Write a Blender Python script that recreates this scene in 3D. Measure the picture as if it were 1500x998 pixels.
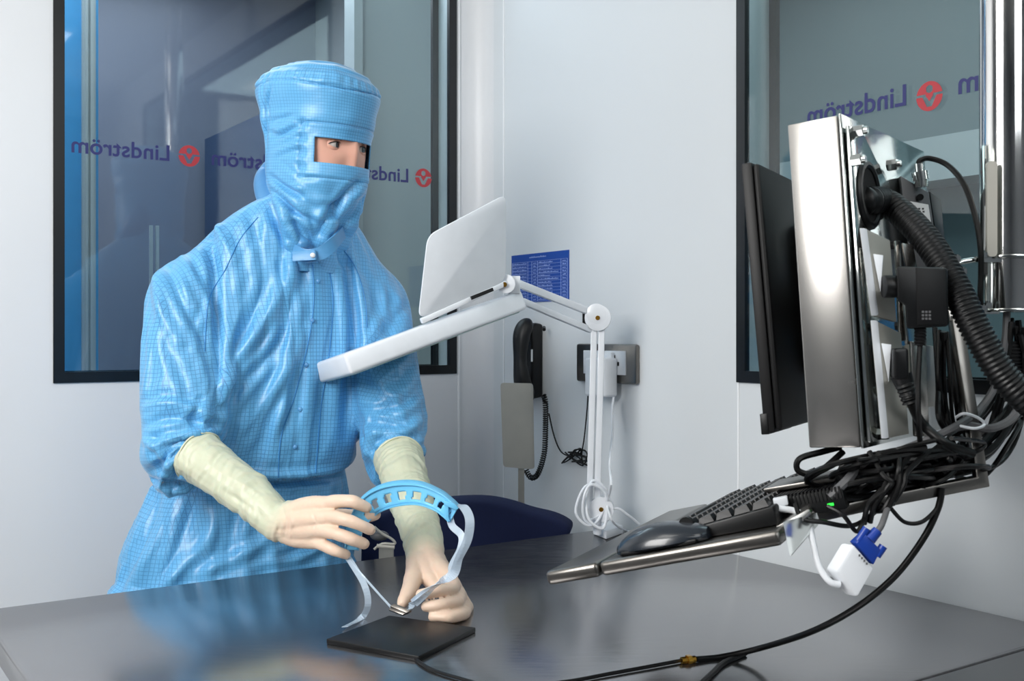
import bpy, bmesh, math, random
import numpy as np
from mathutils import Vector, Matrix, noise
for o in list(bpy.data.objects): bpy.data.objects.remove(o)
COL = bpy.context.scene.collection
SC = bpy.context.scene
PI = math.pi
R = math.radians
# ------------------------------------------------------------------ camera
YAW = R(34.2); F = 1575.0; HZ = 490.0; CZ = 1.30
RZ = Matrix.Rotation(-YAW, 4, 'Z')          # camera-aligned metres -> room metres
cam_d = bpy.data.cameras.new('camera'); cam = bpy.data.objects.new('camera', cam_d); COL.objects.link(cam)
cam.location = (0, 0, CZ); cam.rotation_euler = (PI/2, 0, -YAW)
cam_d.sensor_width = 36; cam_d.lens = 36*F/1500; cam_d.shift_y = -9/1500; cam_d.clip_start = .05
cam_d.dof.use_dof = True; cam_d.dof.focus_distance = 1.78; cam_d.dof.aperture_fstop = 15
SC.camera = cam
# ------------------------------------------------------------------ world, lamps, exposure
w = bpy.data.worlds.new('world'); SC.world = w; w.use_nodes = True
w.node_tree.nodes['Background'].inputs[0].default_value = (.55, .62, .7, 1)
w.node_tree.nodes['Background'].inputs[1].default_value = .15
def area(name, loc, tgt, size, power, col=(1, 1, 1), sy=None):
    l = bpy.data.lights.new(name, 'AREA'); l.energy = power; l.size = size; l.color = col
    if sy: l.shape = 'RECTANGLE'; l.size_y = sy
    o = bpy.data.objects.new(name, l); COL.objects.link(o)
    a = RZ @ Vector(loc); b = RZ @ Vector(tgt)
    o.location = a; o.rotation_euler = (b-a).to_track_quat('-Z', 'Y').to_euler()
    return o
area('softbox_key', (-1.3, .1, 2.0), (-.3, 1.9, 1.25), 1.0, 40, (1, .99, .97), .9)
area('softbox_fill', (1.0, -.6, 2.3), (.3, 1.9, 1.2), .9, 10, (.92, .97, 1))
def room_fill(name, loc, size, power, col):
    l = bpy.data.lights.new(name, 'AREA'); l.shape = 'RECTANGLE'; l.size, l.size_y = size; l.energy = power; l.color = col
    o = bpy.data.objects.new(name, l); COL.objects.link(o); o.location = loc
room_fill('corridor_fill', (.50, 2.56, 2.50), (1.6, .22), 11, (.85, .93, 1))  # unseen fill lights, added to brighten the corridor behind the glass
room_fill('corridor_fill_rear', (.45, 3.15, 2.50), (1.6, .4), 13, (.85, .9, 1))
room_fill('side_room_fill', (2.05, 1.0, 2.50), (.7, 3.4), 26, (.85, .97, 1))  # added fill, unseen, evens out the brightness of the side room
SC.view_settings.view_transform = 'Standard'; SC.view_settings.look = 'None'
SC.view_settings.exposure = 0.06; SC.view_settings.gamma = 1.0
SC.view_settings.use_curve_mapping = False
# ------------------------------------------------------------------ geometry of the place
def P(px, py, Y): return Vector(((px-750)/F*Y, Y, CZ-(py-HZ)/F*Y))
def to_room(v): return RZ @ Vector(v)
RZI = RZ.inverted()
def to_cam(v): return RZI @ Vector(v)
WX, WY, TZ = 1.439, 2.257, .90              # right wall x, back wall y, table height (room metres)
def ray(px, py): return Vector(((px-750)/F, 1, -(py-HZ)/F))
def on_table(px, py, z=TZ):
    d = ray(px, py); t = (z-CZ)/d.z; return Vector((0, 0, CZ))+d*t
def on_right(px, py, off=0.0):              # point on the right wall (cam coords)
    d = ray(px, py); dr = to_room(d); t = (WX-off)/dr.x; return Vector((0, 0, CZ))+d*t
def on_back(px, py, off=0.0):
    d = ray(px, py); dr = to_room(d); t = (WY-off)/dr.y; return Vector((0, 0, CZ))+d*t
class Frame:
    """local frame: columns a (along), b (out), n (up)"""
    def __init__(s, o, yaw, tilt):
        s.o = Vector(o); y = R(yaw); t = R(tilt)
        s.a = Vector((math.sin(y), math.cos(y), 0)); s.b = Vector((math.cos(y)*math.cos(t), -math.sin(y)*math.cos(t), math.sin(t)))
        s.n = Vector((-math.sin(t)*math.cos(y), math.sin(t)*math.sin(y), math.cos(t)))
    def p(s, a, b, n): return s.o+s.a*a+s.b*b+s.n*n
    def m(s):
        m = Matrix.Identity(4)
        for i, v in enumerate((s.a, s.b, s.n, s.o)):
            for k in range(3): m[k][i] = v[k]
        return m
    def hit_b(s, px, py, b=0.0):            # a, n of the ray with the plane b=const
        d = ray(px, py); c = Vector((0, 0, CZ)); t = ((s.o-c).dot(s.b)+b)/d.dot(s.b); q = c+d*t-s.o
        return q.dot(s.a), q.dot(s.n)
    def hit_n(s, px, py, n=0.0):
        d = ray(px, py); c = Vector((0, 0, CZ)); t = ((s.o-c).dot(s.n)+n)/d.dot(s.n); q = c+d*t-s.o
        return q.dot(s.a), q.dot(s.b)
    def hit_a(s, px, py, a=0.0):
        d = ray(px, py); c = Vector((0, 0, CZ)); t = ((s.o-c).dot(s.a)+a)/d.dot(s.a); q = c+d*t-s.o
        return q.dot(s.b), q.dot(s.n)
def smooth_path(pts, n=8, closed=False):
    pts = [Vector(p) for p in pts]; out = []; N = len(pts)
    if N < 3: return pts
    for i in range(N if closed else N-1):
        if closed: p0, p1, p2, p3 = pts[(i-1) % N], pts[i], pts[(i+1) % N], pts[(i+2) % N]
        else: p0, p1, p2, p3 = pts[max(i-1, 0)], pts[i], pts[i+1], pts[min(i+2, N-1)]
        for k in range(n):
            t = k/n
            out.append(.5*((2*p1)+(p2-p0)*t+(2*p0-5*p1+4*p2-p3)*t*t+(3*p1-p0-3*p2+p3)*t**3))
    if not closed: out.append(pts[-1])
    return out
class M:
    def __init__(s, xf=None): s.v = []; s.f = []; s.xf = xf
    def add(s, vs, fs):
        k = len(s.v)
        s.v += [(s.xf @ Vector(v)) if s.xf is not None else Vector(v) for v in vs]
        s.f += [tuple(i+k for i in f) for f in fs]; return s
    def box(s, c, d, rot=None):
        c = Vector(c); h = Vector(d)/2
        vs = [Vector((x*h.x, y*h.y, z*h.z)) for x in (-1, 1) for y in (-1, 1) for z in (-1, 1)]
        if rot is not None: vs = [rot @ v for v in vs]
        return s.add([c+v for v in vs], [(0, 1, 3, 2), (4, 6, 7, 5), (0, 4, 5, 1), (2, 3, 7, 6), (0, 2, 6, 4), (1, 5, 7, 3)])
    def mm(s, lo, hi): return s.box([(lo[i]+hi[i])/2 for i in range(3)], [hi[i]-lo[i] for i in range(3)])
    def hexa(s, q, off):                     # quad extruded by off
        q = [Vector(p) for p in q]; off = Vector(off)
        return s.prism(q, off)
    def prism(s, q, off):
        q = [Vector(p) for p in q]; off = Vector(off); n = len(q)
        return s.add(q+[p+off for p in q], [tuple(range(n))[::-1], tuple(range(n, 2*n))]+[(i, (i+1) % n, n+(i+1) % n, n+i) for i in range(n)])
    def tube(s, pts, r, seg=8, caps=True, n=0, oval=None):
        pts = [Vector(p) for p in pts]
        if n:
            if hasattr(r, '__len__'):
                rr = smooth_path([Vector((x, 0, 0)) for x in r], n); r = [q.x for q in rr]
            pts = smooth_path(pts, n)
        N = len(pts); rs = r if hasattr(r, '__len__') else [r]*N
        t0 = (pts[1]-pts[0]).normalized(); up = Vector((0, 0, 1)) if abs(t0.z) < .9 else Vector((0, 1, 0))
        u = t0.cross(up).normalized(); vs = []; fs = []
        for i, p in enumerate(pts):
            t = (pts[min(i+1, N-1)]-pts[max(i-1, 0)])
            if t.length < 1e-9: t = t0.copy()
            t.normalize(); u = (u-t*u.dot(t))
            if u.length < 1e-6: u = t.orthogonal()
            u.normalize(); v = t.cross(u); ru = rs[i]; rv = rs[i]*(oval or 1)
            for k in range(seg):
                a = 2*PI*k/seg; vs.append(p+u*(ru*math.cos(a))+v*(rv*math.sin(a)))
        for i in range(N-1):
            for k in range(seg):
                k2 = (k+1) % seg; fs.append((i*seg+k, i*seg+k2, (i+1)*seg+k2, (i+1)*seg+k))
        if caps: fs += [tuple(range(seg))[::-1], tuple((N-1)*seg+k for k in range(seg))]
        return s.add(vs, fs)
    def cyl(s, a, b, r, seg=16, r2=None): return s.tube([a, b], [r, r2 if r2 is not None else r], seg)
    def ball(s, c, r, seg=12, rings=8, sc=(1, 1, 1), rot=None):
        vs = []; fs = []; c = Vector(c)
        for i in range(rings+1):
            th = PI*i/rings
            for k in range(seg):
                a = 2*PI*k/seg; v = Vector((math.sin(th)*math.cos(a)*sc[0], math.sin(th)*math.sin(a)*sc[1], math.cos(th)*sc[2]))*r
                if rot is not None: v = rot @ v
                vs.append(c+v)
        for i in range(rings):
            for k in range(seg):
                k2 = (k+1) % seg; fs.append((i*seg+k, (i+1)*seg+k, (i+1)*seg+k2, i*seg+k2))
        return s.add(vs, fs)
    def rings(s, rr, caps=True):
        n = len(rr[0]); vs = [v for r in rr for v in r]; fs = []
        for i in range(len(rr)-1):
            for k in range(n):
                k2 = (k+1) % n; fs.append((i*n+k, i*n+k2, (i+1)*n+k2, (i+1)*n+k))
        if caps: fs += [tuple(range(n))[::-1], tuple((len(rr)-1)*n+k for k in range(n))]
        return s.add(vs, fs)
    def ribbon(s, pts, wdir, w, th, n=6):
        pts = smooth_path(pts, n); rr = []
        if not isinstance(wdir, list): wdir = [wdir, wdir]
        for i, p in enumerate(pts):
            t = (pts[min(i+1, len(pts)-1)]-pts[max(i-1, 0)]).normalized()
            q = i/(len(pts)-1)*(len(wdir)-1); j = min(int(q), len(wdir)-2); q -= j
            wd = Vector(wdir[j]).lerp(Vector(wdir[j+1]), q); wd = (wd-t*wd.dot(t)).normalized(); nn = t.cross(wd)
            rr.append([p+wd*w/2+nn*th/2, p-wd*w/2+nn*th/2, p-wd*w/2-nn*th/2, p+wd*w/2-nn*th/2])
        return s.rings(rr)
def finish(me, smooth=40):
    bm = bmesh.new(); bm.from_mesh(me); bmesh.ops.remove_doubles(bm, verts=bm.verts, dist=1e-6)
    bmesh.ops.recalc_face_normals(bm, faces=bm.faces); bm.to_mesh(me); bm.free()
    if smooth:
        me.shade_smooth(); me.set_sharp_from_angle(angle=R(smooth))
def mk(name, m, mat, base, parent=None, bevel=0, smooth=40, seg=2):
    me = bpy.data.meshes.new(name); me.from_pydata([tuple(v-base) for v in m.v], [], m.f)
    finish(me, 0)
    if bevel:
        bm = bmesh.new(); bm.from_mesh(me)
        es = [e for e in bm.edges if len(e.link_faces) == 2 and e.calc_face_angle(0) > R(30)]
        bmesh.ops.bevel(bm, geom=es, offset=bevel, segments=seg, affect='EDGES', profile=.5, clamp_overlap=True)
        bm.to_mesh(me); bm.free()
    if smooth: me.shade_smooth(); me.set_sharp_from_angle(angle=R(smooth))
    me.materials.append(mat)
    o = bpy.data.objects.new(name, me); COL.objects.link(o)
    if parent is not None: o.parent = parent
    return o
def tag(o, label=None, cat=None, group=None, kind=None):
    if label: o['label'] = label
    if cat: o['category'] = cat
    if group: o['group'] = group
    if kind: o['kind'] = kind
    return o
BASE = {}
def thing(name, label, cat, base, group=None, kind=None):
    base = Vector(base); o = bpy.data.objects.new(name, None); COL.objects.link(o); o.empty_display_size = .05
    o.location = RZ @ base; o.rotation_euler = (0, 0, -YAW); BASE[o] = base
    return tag(o, label, cat, group, kind)
def part(name, m, mat, parent, label=None, **k):
    root = parent if parent in BASE else parent.parent
    o = mk(name, m, mat, BASE[root], parent, **k)
    if label: o['label'] = label
    return o
def solo(name, m, mat, label, cat, group=None, kind=None, **k):
    xs = [v.x for v in m.v]; ys = [v.y for v in m.v]; zs = [v.z for v in m.v]
    base = Vector(((min(xs)+max(xs))/2, (min(ys)+max(ys))/2, min(zs)))
    o = mk(name, m, mat, base, None, **k); o.location = RZ @ base; o.rotation_euler = (0, 0, -YAW); BASE[o] = base
    return tag(o, label, cat, group, kind)
def struct(name, m, mat, parent=None, **k):  # room coordinates
    o = mk(name, m, mat, Vector((0, 0, 0)), parent, **k)
    if parent is None: o['kind'] = 'structure'
    return o
# ------------------------------------------------------------------ materials
def srgb(c):
    if isinstance(c, str): c = [int(c[i:i+2], 16) for i in (0, 2, 4)]
    return tuple(((x/255)/12.92 if x/255 <= .04045 else ((x/255+.055)/1.055)**2.4) for x in c)+(1,)
class Mat:
    def __init__(s, name):
        s.m = bpy.data.materials.new(name); s.m.use_nodes = True; s.nt = s.m.node_tree
        s.b = s.nt.nodes['Principled BSDF']
    def n(s, t, **k):
        q = s.nt.nodes.new(t)
        for a, v in k.items(): setattr(q, a, v)
        return q
    def l(s, a, b): s.nt.links.new(a, b)
    def math(s, op, a, b=None, clamp=False):
        q = s.n('ShaderNodeMath', operation=op, use_clamp=clamp)
        for i, x in enumerate((a, b)):
            if x is None: continue
            if isinstance(x, (int, float)): q.inputs[i].default_value = x
            else: s.l(x, q.inputs[i])
        return q.outputs[0]
    def mix(s, f, a, b):
        q = s.n('ShaderNodeMix', data_type='RGBA')
        for i, x in ((0, f), (6, a), (7, b)):
            if isinstance(x, (int, float)): q.inputs[i].default_value = x
            elif isinstance(x, tuple): q.inputs[i].default_value = x
            else: s.l(x, q.inputs[i])
        return q.outputs[2]
    def coord(s, k='Object'): return s.n('ShaderNodeTexCoord').outputs[k]
    def noise(s, scale, det=3, vec=None, sc=None, rough=.5):
        q = s.n('ShaderNodeTexNoise'); q.inputs['Scale'].default_value = scale; q.inputs['Detail'].default_value = det; q.inputs['Roughness'].default_value = rough
        vec = vec or s.coord()
        if sc:
            mp = s.n('ShaderNodeMapping'); mp.inputs['Scale'].default_value = sc; s.l(vec, mp.inputs[0]); vec = mp.outputs[0]
        s.l(vec, q.inputs['Vector']); return q.outputs[0]
    def ramp(s, f, lo, hi, a=0.0, b=1.0):
        q = s.n('ShaderNodeMapRange'); s.l(f, q.inputs[0]); q.inputs[1].default_value = lo; q.inputs[2].default_value = hi
        q.inputs[3].default_value = a; q.inputs[4].default_value = b; return q.outputs[0]
    def bump(s, h, st, dist=.002):
        q = s.n('ShaderNodeBump'); q.inputs['Strength'].default_value = st; q.inputs['Distance'].default_value = dist
        s.l(h, q.inputs['Height']); s.l(q.outputs[0], s.b.inputs['Normal'])
def simple(name, col, rough=.5, metal=0.0, var=.06, nscale=30, bump=0.0, coat=0, trans=0, emit=0, spec=.5):
    q = Mat(name); c = srgb(col); b = q.b
    nz = q.noise(nscale)
    d = tuple(x*(1-var) for x in c[:3])+(1,); e = tuple(min(1, x*(1+var)) for x in c[:3])+(1,)
    q.l(q.mix(nz, d, e), b.inputs['Base Color'])
    b.inputs['Roughness'].default_value = rough; b.inputs['Metallic'].default_value = metal
    b.inputs['Specular IOR Level'].default_value = spec
    if coat: b.inputs['Coat Weight'].default_value = coat
    if trans: b.inputs['Transmission Weight'].default_value = trans
    if bump: q.bump(nz, bump, .001)
    if emit: b.inputs['Emission Color'].default_value = c; b.inputs['Emission Strength'].default_value = emit
    return q.m
def steel(name, col, rough, sc=(1, 1, 1), nscale=8, r2=.08, bump=.0, patch=.0):
    q = Mat(name); b = q.b; b.inputs['Metallic'].default_value = 1
    c = srgb(col); n1 = q.noise(nscale, 4, sc=sc); n2 = q.noise(3.0, 5, rough=.6)
    f = q.math('ADD', q.math('MULTIPLY', n1, .5), q.math('MULTIPLY', n2, .5))
    v = .12+patch
    q.l(q.mix(q.ramp(f, .3, .7), tuple(x*(1-v) for x in c[:3])+(1,), tuple(min(1, x*(1+v)) for x in c[:3])+(1,)), b.inputs['Base Color'])
    q.l(q.ramp(f, .3, .7, rough-r2, rough+r2), b.inputs['Roughness'])
    if bump: q.bump(n1, bump, .0005)
    return q.m
MT = {}
MT['wall'] = simple('painted_panel', (222, 224, 227), .38, 0, .02, 2.0)
MT['wallr'] = simple('painted_panel_satin', (214, 218, 221), .34, 0, .02, 2.0)
MT['joint'] = simple('silicone_joint', (240, 242, 244), .4)
MT['walldim'] = simple('painted_panel_grey', (128, 132, 138), .45, 0, .03, 2.0)
MT['ceil'] = simple('ceiling_tile', (225, 225, 222), .7)
MT['floor'] = simple('vinyl_floor', (120, 125, 128), .4, 0, .08, 6)
MT['blackframe'] = simple('black_window_frame', (14, 15, 18), .3)
MT['alu'] = simple('aluminium_trim', (200, 208, 210), .35, .3)
MT['steel'] = steel('brushed_table_steel', (158, 157, 159), .21, (1, 14, 1), 26, .06, .10, .05)
MT['steel'].node_tree.nodes['Principled BSDF'].inputs['Metallic'].default_value = .94
MT['steel_box'] = steel('satin_box_steel', (182, 179, 175), .27, (1, 1, 3), 9, .008, .0, -.10)
MT['steel_tray'] = steel('tray_steel', (122, 119, 115), .30, (1, 1, 1), 10, .04)
MT['polish'] = steel('polished_steel', (212, 216, 214), .12, (1, 1, 1), 6, .05)
MT['chrome'] = steel('pole_steel', (225, 224, 222), .1, (1, 1, 1), 6, .04)
MT['black'] = simple('black_plastic', (9, 10, 12), .42, bump=.1, spec=.4)
MT['blackmat'] = simple('black_monitor_plastic', (11, 11, 13), .5, spec=.35)
MT['cable'] = simple('black_cable', (5, 5, 6), .42, spec=.35)
MT['grey_cable'] = simple('grey_cable', (92, 92, 94), .45)
MT['white'] = simple('white_lamp_enamel', (232, 236, 242), .28, coat=.3)
MT['whitep'] = simple('white_plastic', (226, 230, 235), .3)
MT['paleplate'] = simple('brushed_grey_plate', (176, 174, 166), .45, .3)
MT['navy'] = simple('navy_fabric', (8, 24, 66), .85, 0, .15, 200, .3)
MT['bluep'] = simple('connector_blue', (20, 58, 150), .35)
MT['mask'] = simple('headband_blue', (112, 196, 240), .35, 0, .02)
MT['ink'] = simple('film_ink_blue', (44, 46, 104), .5, 0, .02)
MT['inkred'] = simple('film_ink_red', (178, 54, 62), .5, 0, .02)
MT['notice'] = simple('notice_blue', (24, 72, 160), .4, 0, .03)
MT['noticeink'] = simple('notice_print', (150, 170, 222), .5)
MT['gold'] = simple('gold_connector', (200, 150, 60), .25, 1.0)
MT['skin'] = simple('skin', (218, 164, 144), .5, 0, .06, 40)
MT['skin'].node_tree.nodes['Principled BSDF'].inputs['Subsurface Weight'].default_value = .1
MT['skin'].node_tree.nodes['Principled BSDF'].inputs['Subsurface Scale'].default_value = .01
MT['hair'] = simple('brow_hair', (62, 44, 34), .6)
MT['eyew'] = simple('eye_white', (200, 190, 184), .2)
MT['iris'] = simple('iris', (58, 72, 78), .2)
MT['pupil'] = simple('pupil', (6, 6, 6), .1)
MT['green'] = simple('green_led', (40, 230, 60), .4, emit=2.0)
MT['labelw'] = simple('paper_label', (225, 225, 225), .5)
MT['labelink'] = simple('label_print', (60, 60, 60), .5)
MT['corr'] = simple('corridor_wall_grey', (122, 128, 146), .35, 0, .05, 3)
MT['corr2'] = simple('corridor_panel_light', (176, 184, 186), .4, 0, .03, 3)
MT['corrb'] = simple('corridor_blue', (78, 172, 232), .4)
MT['doorb'] = simple('corridor_door_blue', (48, 74, 112), .35, 0, .05, 3)
MT['teal'] = simple('side_room_wall', (106, 122, 126), .45, 0, .05, 3)
MT['clip'] = simple('metal_clip', (150, 145, 140), .3, 1.0)
MT['brown'] = simple('shoe_sole', (60, 60, 64), .7)
def glass_mat():
    q = Mat('window_glass'); nt = q.nt; nt.nodes.remove(q.b)
    out = nt.nodes['Material Output']; tr = q.n('ShaderNodeBsdfTransparent'); tr.inputs[0].default_value = (.80, .86, .87, 1)
    gl = q.n('ShaderNodeBsdfGlossy'); gl.inputs['Roughness'].default_value = .03; gl.inputs[0].default_value = (1, 1, 1, 1)
    ge = q.n('ShaderNodeNewGeometry'); dt = q.n('ShaderNodeVectorMath', operation='DOT_PRODUCT'); q.l(ge.outputs['Incoming'], dt.inputs[0]); q.l(ge.outputs['Normal'], dt.inputs[1])
    k_ = q.math('POWER', q.math('SUBTRACT', 1.0, q.math('ABSOLUTE', dt.outputs['Value'])), 5); fr_v = q.math('ADD', q.math('MULTIPLY', k_, .95), .045)
    mx = q.n('ShaderNodeMixShader'); q.l(fr_v, mx.inputs[0]); q.l(tr.outputs[0], mx.inputs[1]); q.l(gl.outputs[0], mx.inputs[2])
    q.l(mx.outputs[0], out.inputs[0]); return q.m
MT['glass'] = glass_mat()
def strap_mat():
    q = Mat('clear_strap'); nt = q.nt; b = q.b
    b.inputs['Base Color'].default_value = srgb((205, 222, 238)); b.inputs['Roughness'].default_value = .18
    out = nt.nodes['Material Output']; tr = q.n('ShaderNodeBsdfTransparent'); mx = q.n('ShaderNodeMixShader')
    mx.inputs[0].default_value = .55; q.l(tr.outputs[0], mx.inputs[1]); q.l(b.outputs[0], mx.inputs[2]); q.l(mx.outputs[0], out.inputs[0]); return q.m
MT['strap'] = strap_mat()
def cloth_mat(name, uv=False):
    q = Mat(name); b = q.b; base = srgb((100, 174, 223)); line = srgb((24, 84, 150))
    sp = .0052 if uv else .0063
    if uv:
        g = q.coord('UV')
        se = q.n('ShaderNodeSeparateXYZ'); q.l(g, se.inputs[0]); ax = [(se.outputs[0], None), (se.outputs[1], None)]
    else:
        at = q.n('ShaderNodeAttribute', attribute_name='weave'); se = q.n('ShaderNodeSeparateXYZ'); q.l(at.outputs['Vector'], se.inputs[0])
        mp = q.n('ShaderNodeAttribute', attribute_name='weave_n'); sn = q.n('ShaderNodeSeparateXYZ'); q.l(mp.outputs['Vector'], sn.inputs[0])
        ax = [(se.outputs[i], sn.outputs[i]) for i in range(3)]
    tot = None
    for o, nn in ax:
        fr = q.math('FRACT', q.math('DIVIDE', o, sp)); d = q.math('ABSOLUTE', q.math('SUBTRACT', fr, .5))
        l = q.ramp(d, .385, .475)
        if nn is not None:
            l = q.math('MULTIPLY', l, q.ramp(q.math('ABSOLUTE', nn), .7, .82, 1, 0))
        tot = l if tot is None else q.math('MAXIMUM', tot, l)
    nz = q.noise(9, 3)
    tot = q.math('MULTIPLY', tot, q.ramp(nz, .3, .7, .32, .66))
    q.l(q.mix(tot, base, line), b.inputs['Base Color'])
    b.inputs['Roughness'].default_value = .39; b.inputs['Specular IOR Level'].default_value = .6
    b.inputs['Sheen Weight'].default_value = .35; b.inputs['Sheen Roughness'].default_value = .3
    n1 = q.noise(30, 3, sc=(1, 1, .35)); n2 = q.noise(70, 2, sc=(1, 1, 2.2))
    q.bump(q.math('ADD', n1, q.math('MULTIPLY', n2, .3)), .22, .006)
    return q.m
MT['cloth'] = cloth_mat('gridded_cleanroom_cloth'); MT['clothuv'] = cloth_mat('gridded_hood_cloth', True)
def seam_mat():
    return simple('seam_thread', (52, 132, 196), .6)
MT['seam'] = seam_mat()
def glove_mat():
    q = Mat('latex_glove'); b = q.b
    at = q.n('ShaderNodeAttribute', attribute_name='handness')
    nz = q.noise(60, 3)
    f = q.math('ADD', at.outputs['Fac'], q.math('MULTIPLY', q.math('SUBTRACT', nz, .5), .5), clamp=True)
    q.l(q.mix(f, srgb((200, 204, 180)), srgb((224, 197, 176))), b.inputs['Base Color'])
    b.inputs['Roughness'].default_value = .42; b.inputs['Subsurface Weight'].default_value = .08; b.inputs['Subsurface Scale'].default_value = .006
    q.bump(q.noise(55, 3, sc=(1, 1, 1)), .35, .004); return q.m
MT['glove'] = glove_mat()
#SPLIT
# ------------------------------------------------------------------ the room (room coordinates)
CH = 2.55
W1 = (.442, 1.368, 1.204, 2.40)             # left window x0,x1,z0,z1 on the back wall
W2 = (-.75, 1.387, 1.213, 2.40)             # right window y0,y1 on the right wall
TH = .09
struct('floor', M().mm((-1.9, -2.0, -.05), (WX, WY, 0)), MT['floor'], smooth=0)
struct('ceiling', M().mm((-1.9, -2.0, CH), (WX, WY, CH+.05)), MT['ceil'], smooth=0)
m = M(); y0, y1 = WY, WY+TH
m.mm((-1.9, y0, 0), (W1[0], y1, CH)); m.mm((W1[1], y0, 0), (WX, y1, CH)); m.mm((W1[0], y0, 0), (W1[1], y1, W1[2])); m.mm((W1[0], y0, W1[3]), (W1[1], y1, CH))
struct('wall_back', m, MT['wall'], smooth=0)
m = M(); x0, x1 = WX, WX+TH
m.mm((x0, W2[1], 0), (x1, WY+TH, CH)); m.mm((x0, -2.0, 0), (x1, W2[0], CH)); m.mm((x0, W2[0], 0), (x1, W2[1], W2[2])); m.mm((x0, W2[0], W2[3]), (x1, W2[1], CH))
wr = struct('wall_right', m, MT['wallr'], smooth=0)
def vjoint(y, z0, z1): struct('panel_joint', M().mm((WX-.0012, y-.002, z0), (WX+.001, y+.002, z1)), MT['joint'], wr, smooth=0)
vjoint(1.385, TZ, W2[2]); vjoint(1.385, 0, TZ-.06); vjoint(to_room(on_right(738, 300)).y, 0, CH)
struct('wall_left', M().mm((-1.99, -2.0, 0), (-1.9, WY, CH)), MT['walldim'], smooth=0)
struct('wall_front', M().mm((-1.99, -2.09, 0), (WX+TH, -2.0, CH)), MT['walldim'], smooth=0)
# coved corner
r = .06; pts = []
for i in range(13):
    a = R(90*i/12); pts.append((WX-r+r*math.sin(a), WY-r+r*math.cos(a)))
poly = [(WX-r, WY)]+pts[1:-1]+[(WX, WY-r), (WX, WY)]
m = M(); m.prism([Vector((x, y, 0)) for x, y in poly], (0, 0, CH))
struct('trim_1', m, MT['wall'], smooth=30)
struct('trim_2', M().mm((WX-r-.006, WY-.003, 0), (WX-r-.001, WY+.001, CH)), MT['joint'], smooth=0)
# corridor behind the back wall, side room behind the right wall
struct('wall_corridor', M().mm((-.6, 3.62, 0), (1.60, 3.70, CH)), MT['corr'], smooth=0)
struct('floor_corridor', M().mm((-.6, WY+TH, -.05), (1.6, 3.62, 0)), MT['floor'], smooth=0)
struct('ceiling_corridor', M().mm((-.6, WY+TH, CH), (1.6, 3.7, CH+.05)), MT['corr'], smooth=0)
struct('wall_corridor_left', M().mm((-.68, WY+TH, 0), (-.6, 3.7, CH)), MT['corr'], smooth=0)
struct('wall_corridor_right', M().mm((1.60, WY+TH, 0), (1.68, 3.7, CH)), MT['corr2'], smooth=0)
def xb(px, y):                               # room x at depth y for an image column
    u = (px-750)/F; Y = y/(-.562*u+.827); return Y*(.827*u+.562)
struct('trim_3', M().mm((xb(60, 2.75), 2.75, 0), (xb(119, 2.75), 2.79, CH)), MT['corrb'], smooth=0)
struct('trim_4', M().mm((xb(139, 2.75), 2.75, 0), (xb(144, 2.75), 2.79, CH)), MT['corrb'], smooth=0)
m = M(); xa, xc = xb(119, 2.75), xb(139, 2.75)
m.mm((xa, 2.74, 0), (xc, 2.79, CH)); m.mm((xa+.006, 2.732, 0), (xa+.012, 2.74, CH)); m.mm((xc-.014, 2.732, 0), (xc-.006, 2.74, CH))
struct('trim_5', m, MT['alu'], smooth=0)
struct('trim_6', M().mm((1.28, 2.60, 0), (1.60, 2.64, CH)), MT['corr2'], smooth=0)
struct('trim_7', M().mm((1.255, 2.59, 0), (1.28, 2.65, CH)), MT['alu'], smooth=0)
d = struct('door_1', M().mm((1.176, 2.52, .0), (1.215, 3.565, 1.955)), MT['doorb'], smooth=0)
struct('door_panel', M().mm((1.170, 2.62, 1.0), (1.176, 3.45, 1.80)), MT['doorb'], d, smooth=0)
struct('door_handle', M().mm((1.13, 3.48, .98), (1.15, 3.51, 1.42)).mm((1.15, 3.485, 1.02), (1.176, 3.505, 1.04)).mm((1.15, 3.485, 1.36), (1.176, 3.505, 1.38)), MT['alu'], d, smooth=0)
for px in (222, 231): struct('trim_8', M().mm((xb(px, 3.0)-.004, 3.0, 0), (xb(px, 3.0)+.004, 3.01, 1.60)), MT['alu'], smooth=0)
struct('wall_side_room', M().mm((2.75, -1.0, 0), (2.83, 3.2, CH)), MT['teal'], smooth=0)
struct('floor_side_room', M().mm((WX+TH, -1.0, -.05), (2.75, 3.2, 0)), MT['floor'], smooth=0)
struct('ceiling_side_room', M().mm((WX+TH, -1.0, CH), (2.83, 3.2, CH+.05)), MT['teal'], smooth=0)
struct('wall_side_room_back', M().mm((1.70, 3.2, 0), (2.83, 3.28, CH)), MT['teal'], smooth=0)
struct('wall_side_room_front', M().mm((WX+TH, -1.08, 0), (2.83, -1.0, CH)), MT['teal'], smooth=0)
struct('trim_9', M().mm((2.60, -.9, 1.72), (2.75, 2.9, 1.84)), MT['corr2'], smooth=0)
struct('trim_10', M().mm((2.69, .9, 0), (2.75, .98, 1.72)).mm((2.69, 1.3, 0), (2.75, 1.33, 1.72)).mm((2.69, 1.9, 0), (2.75, 1.95, 1.72)), MT['alu'], smooth=0)
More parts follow.
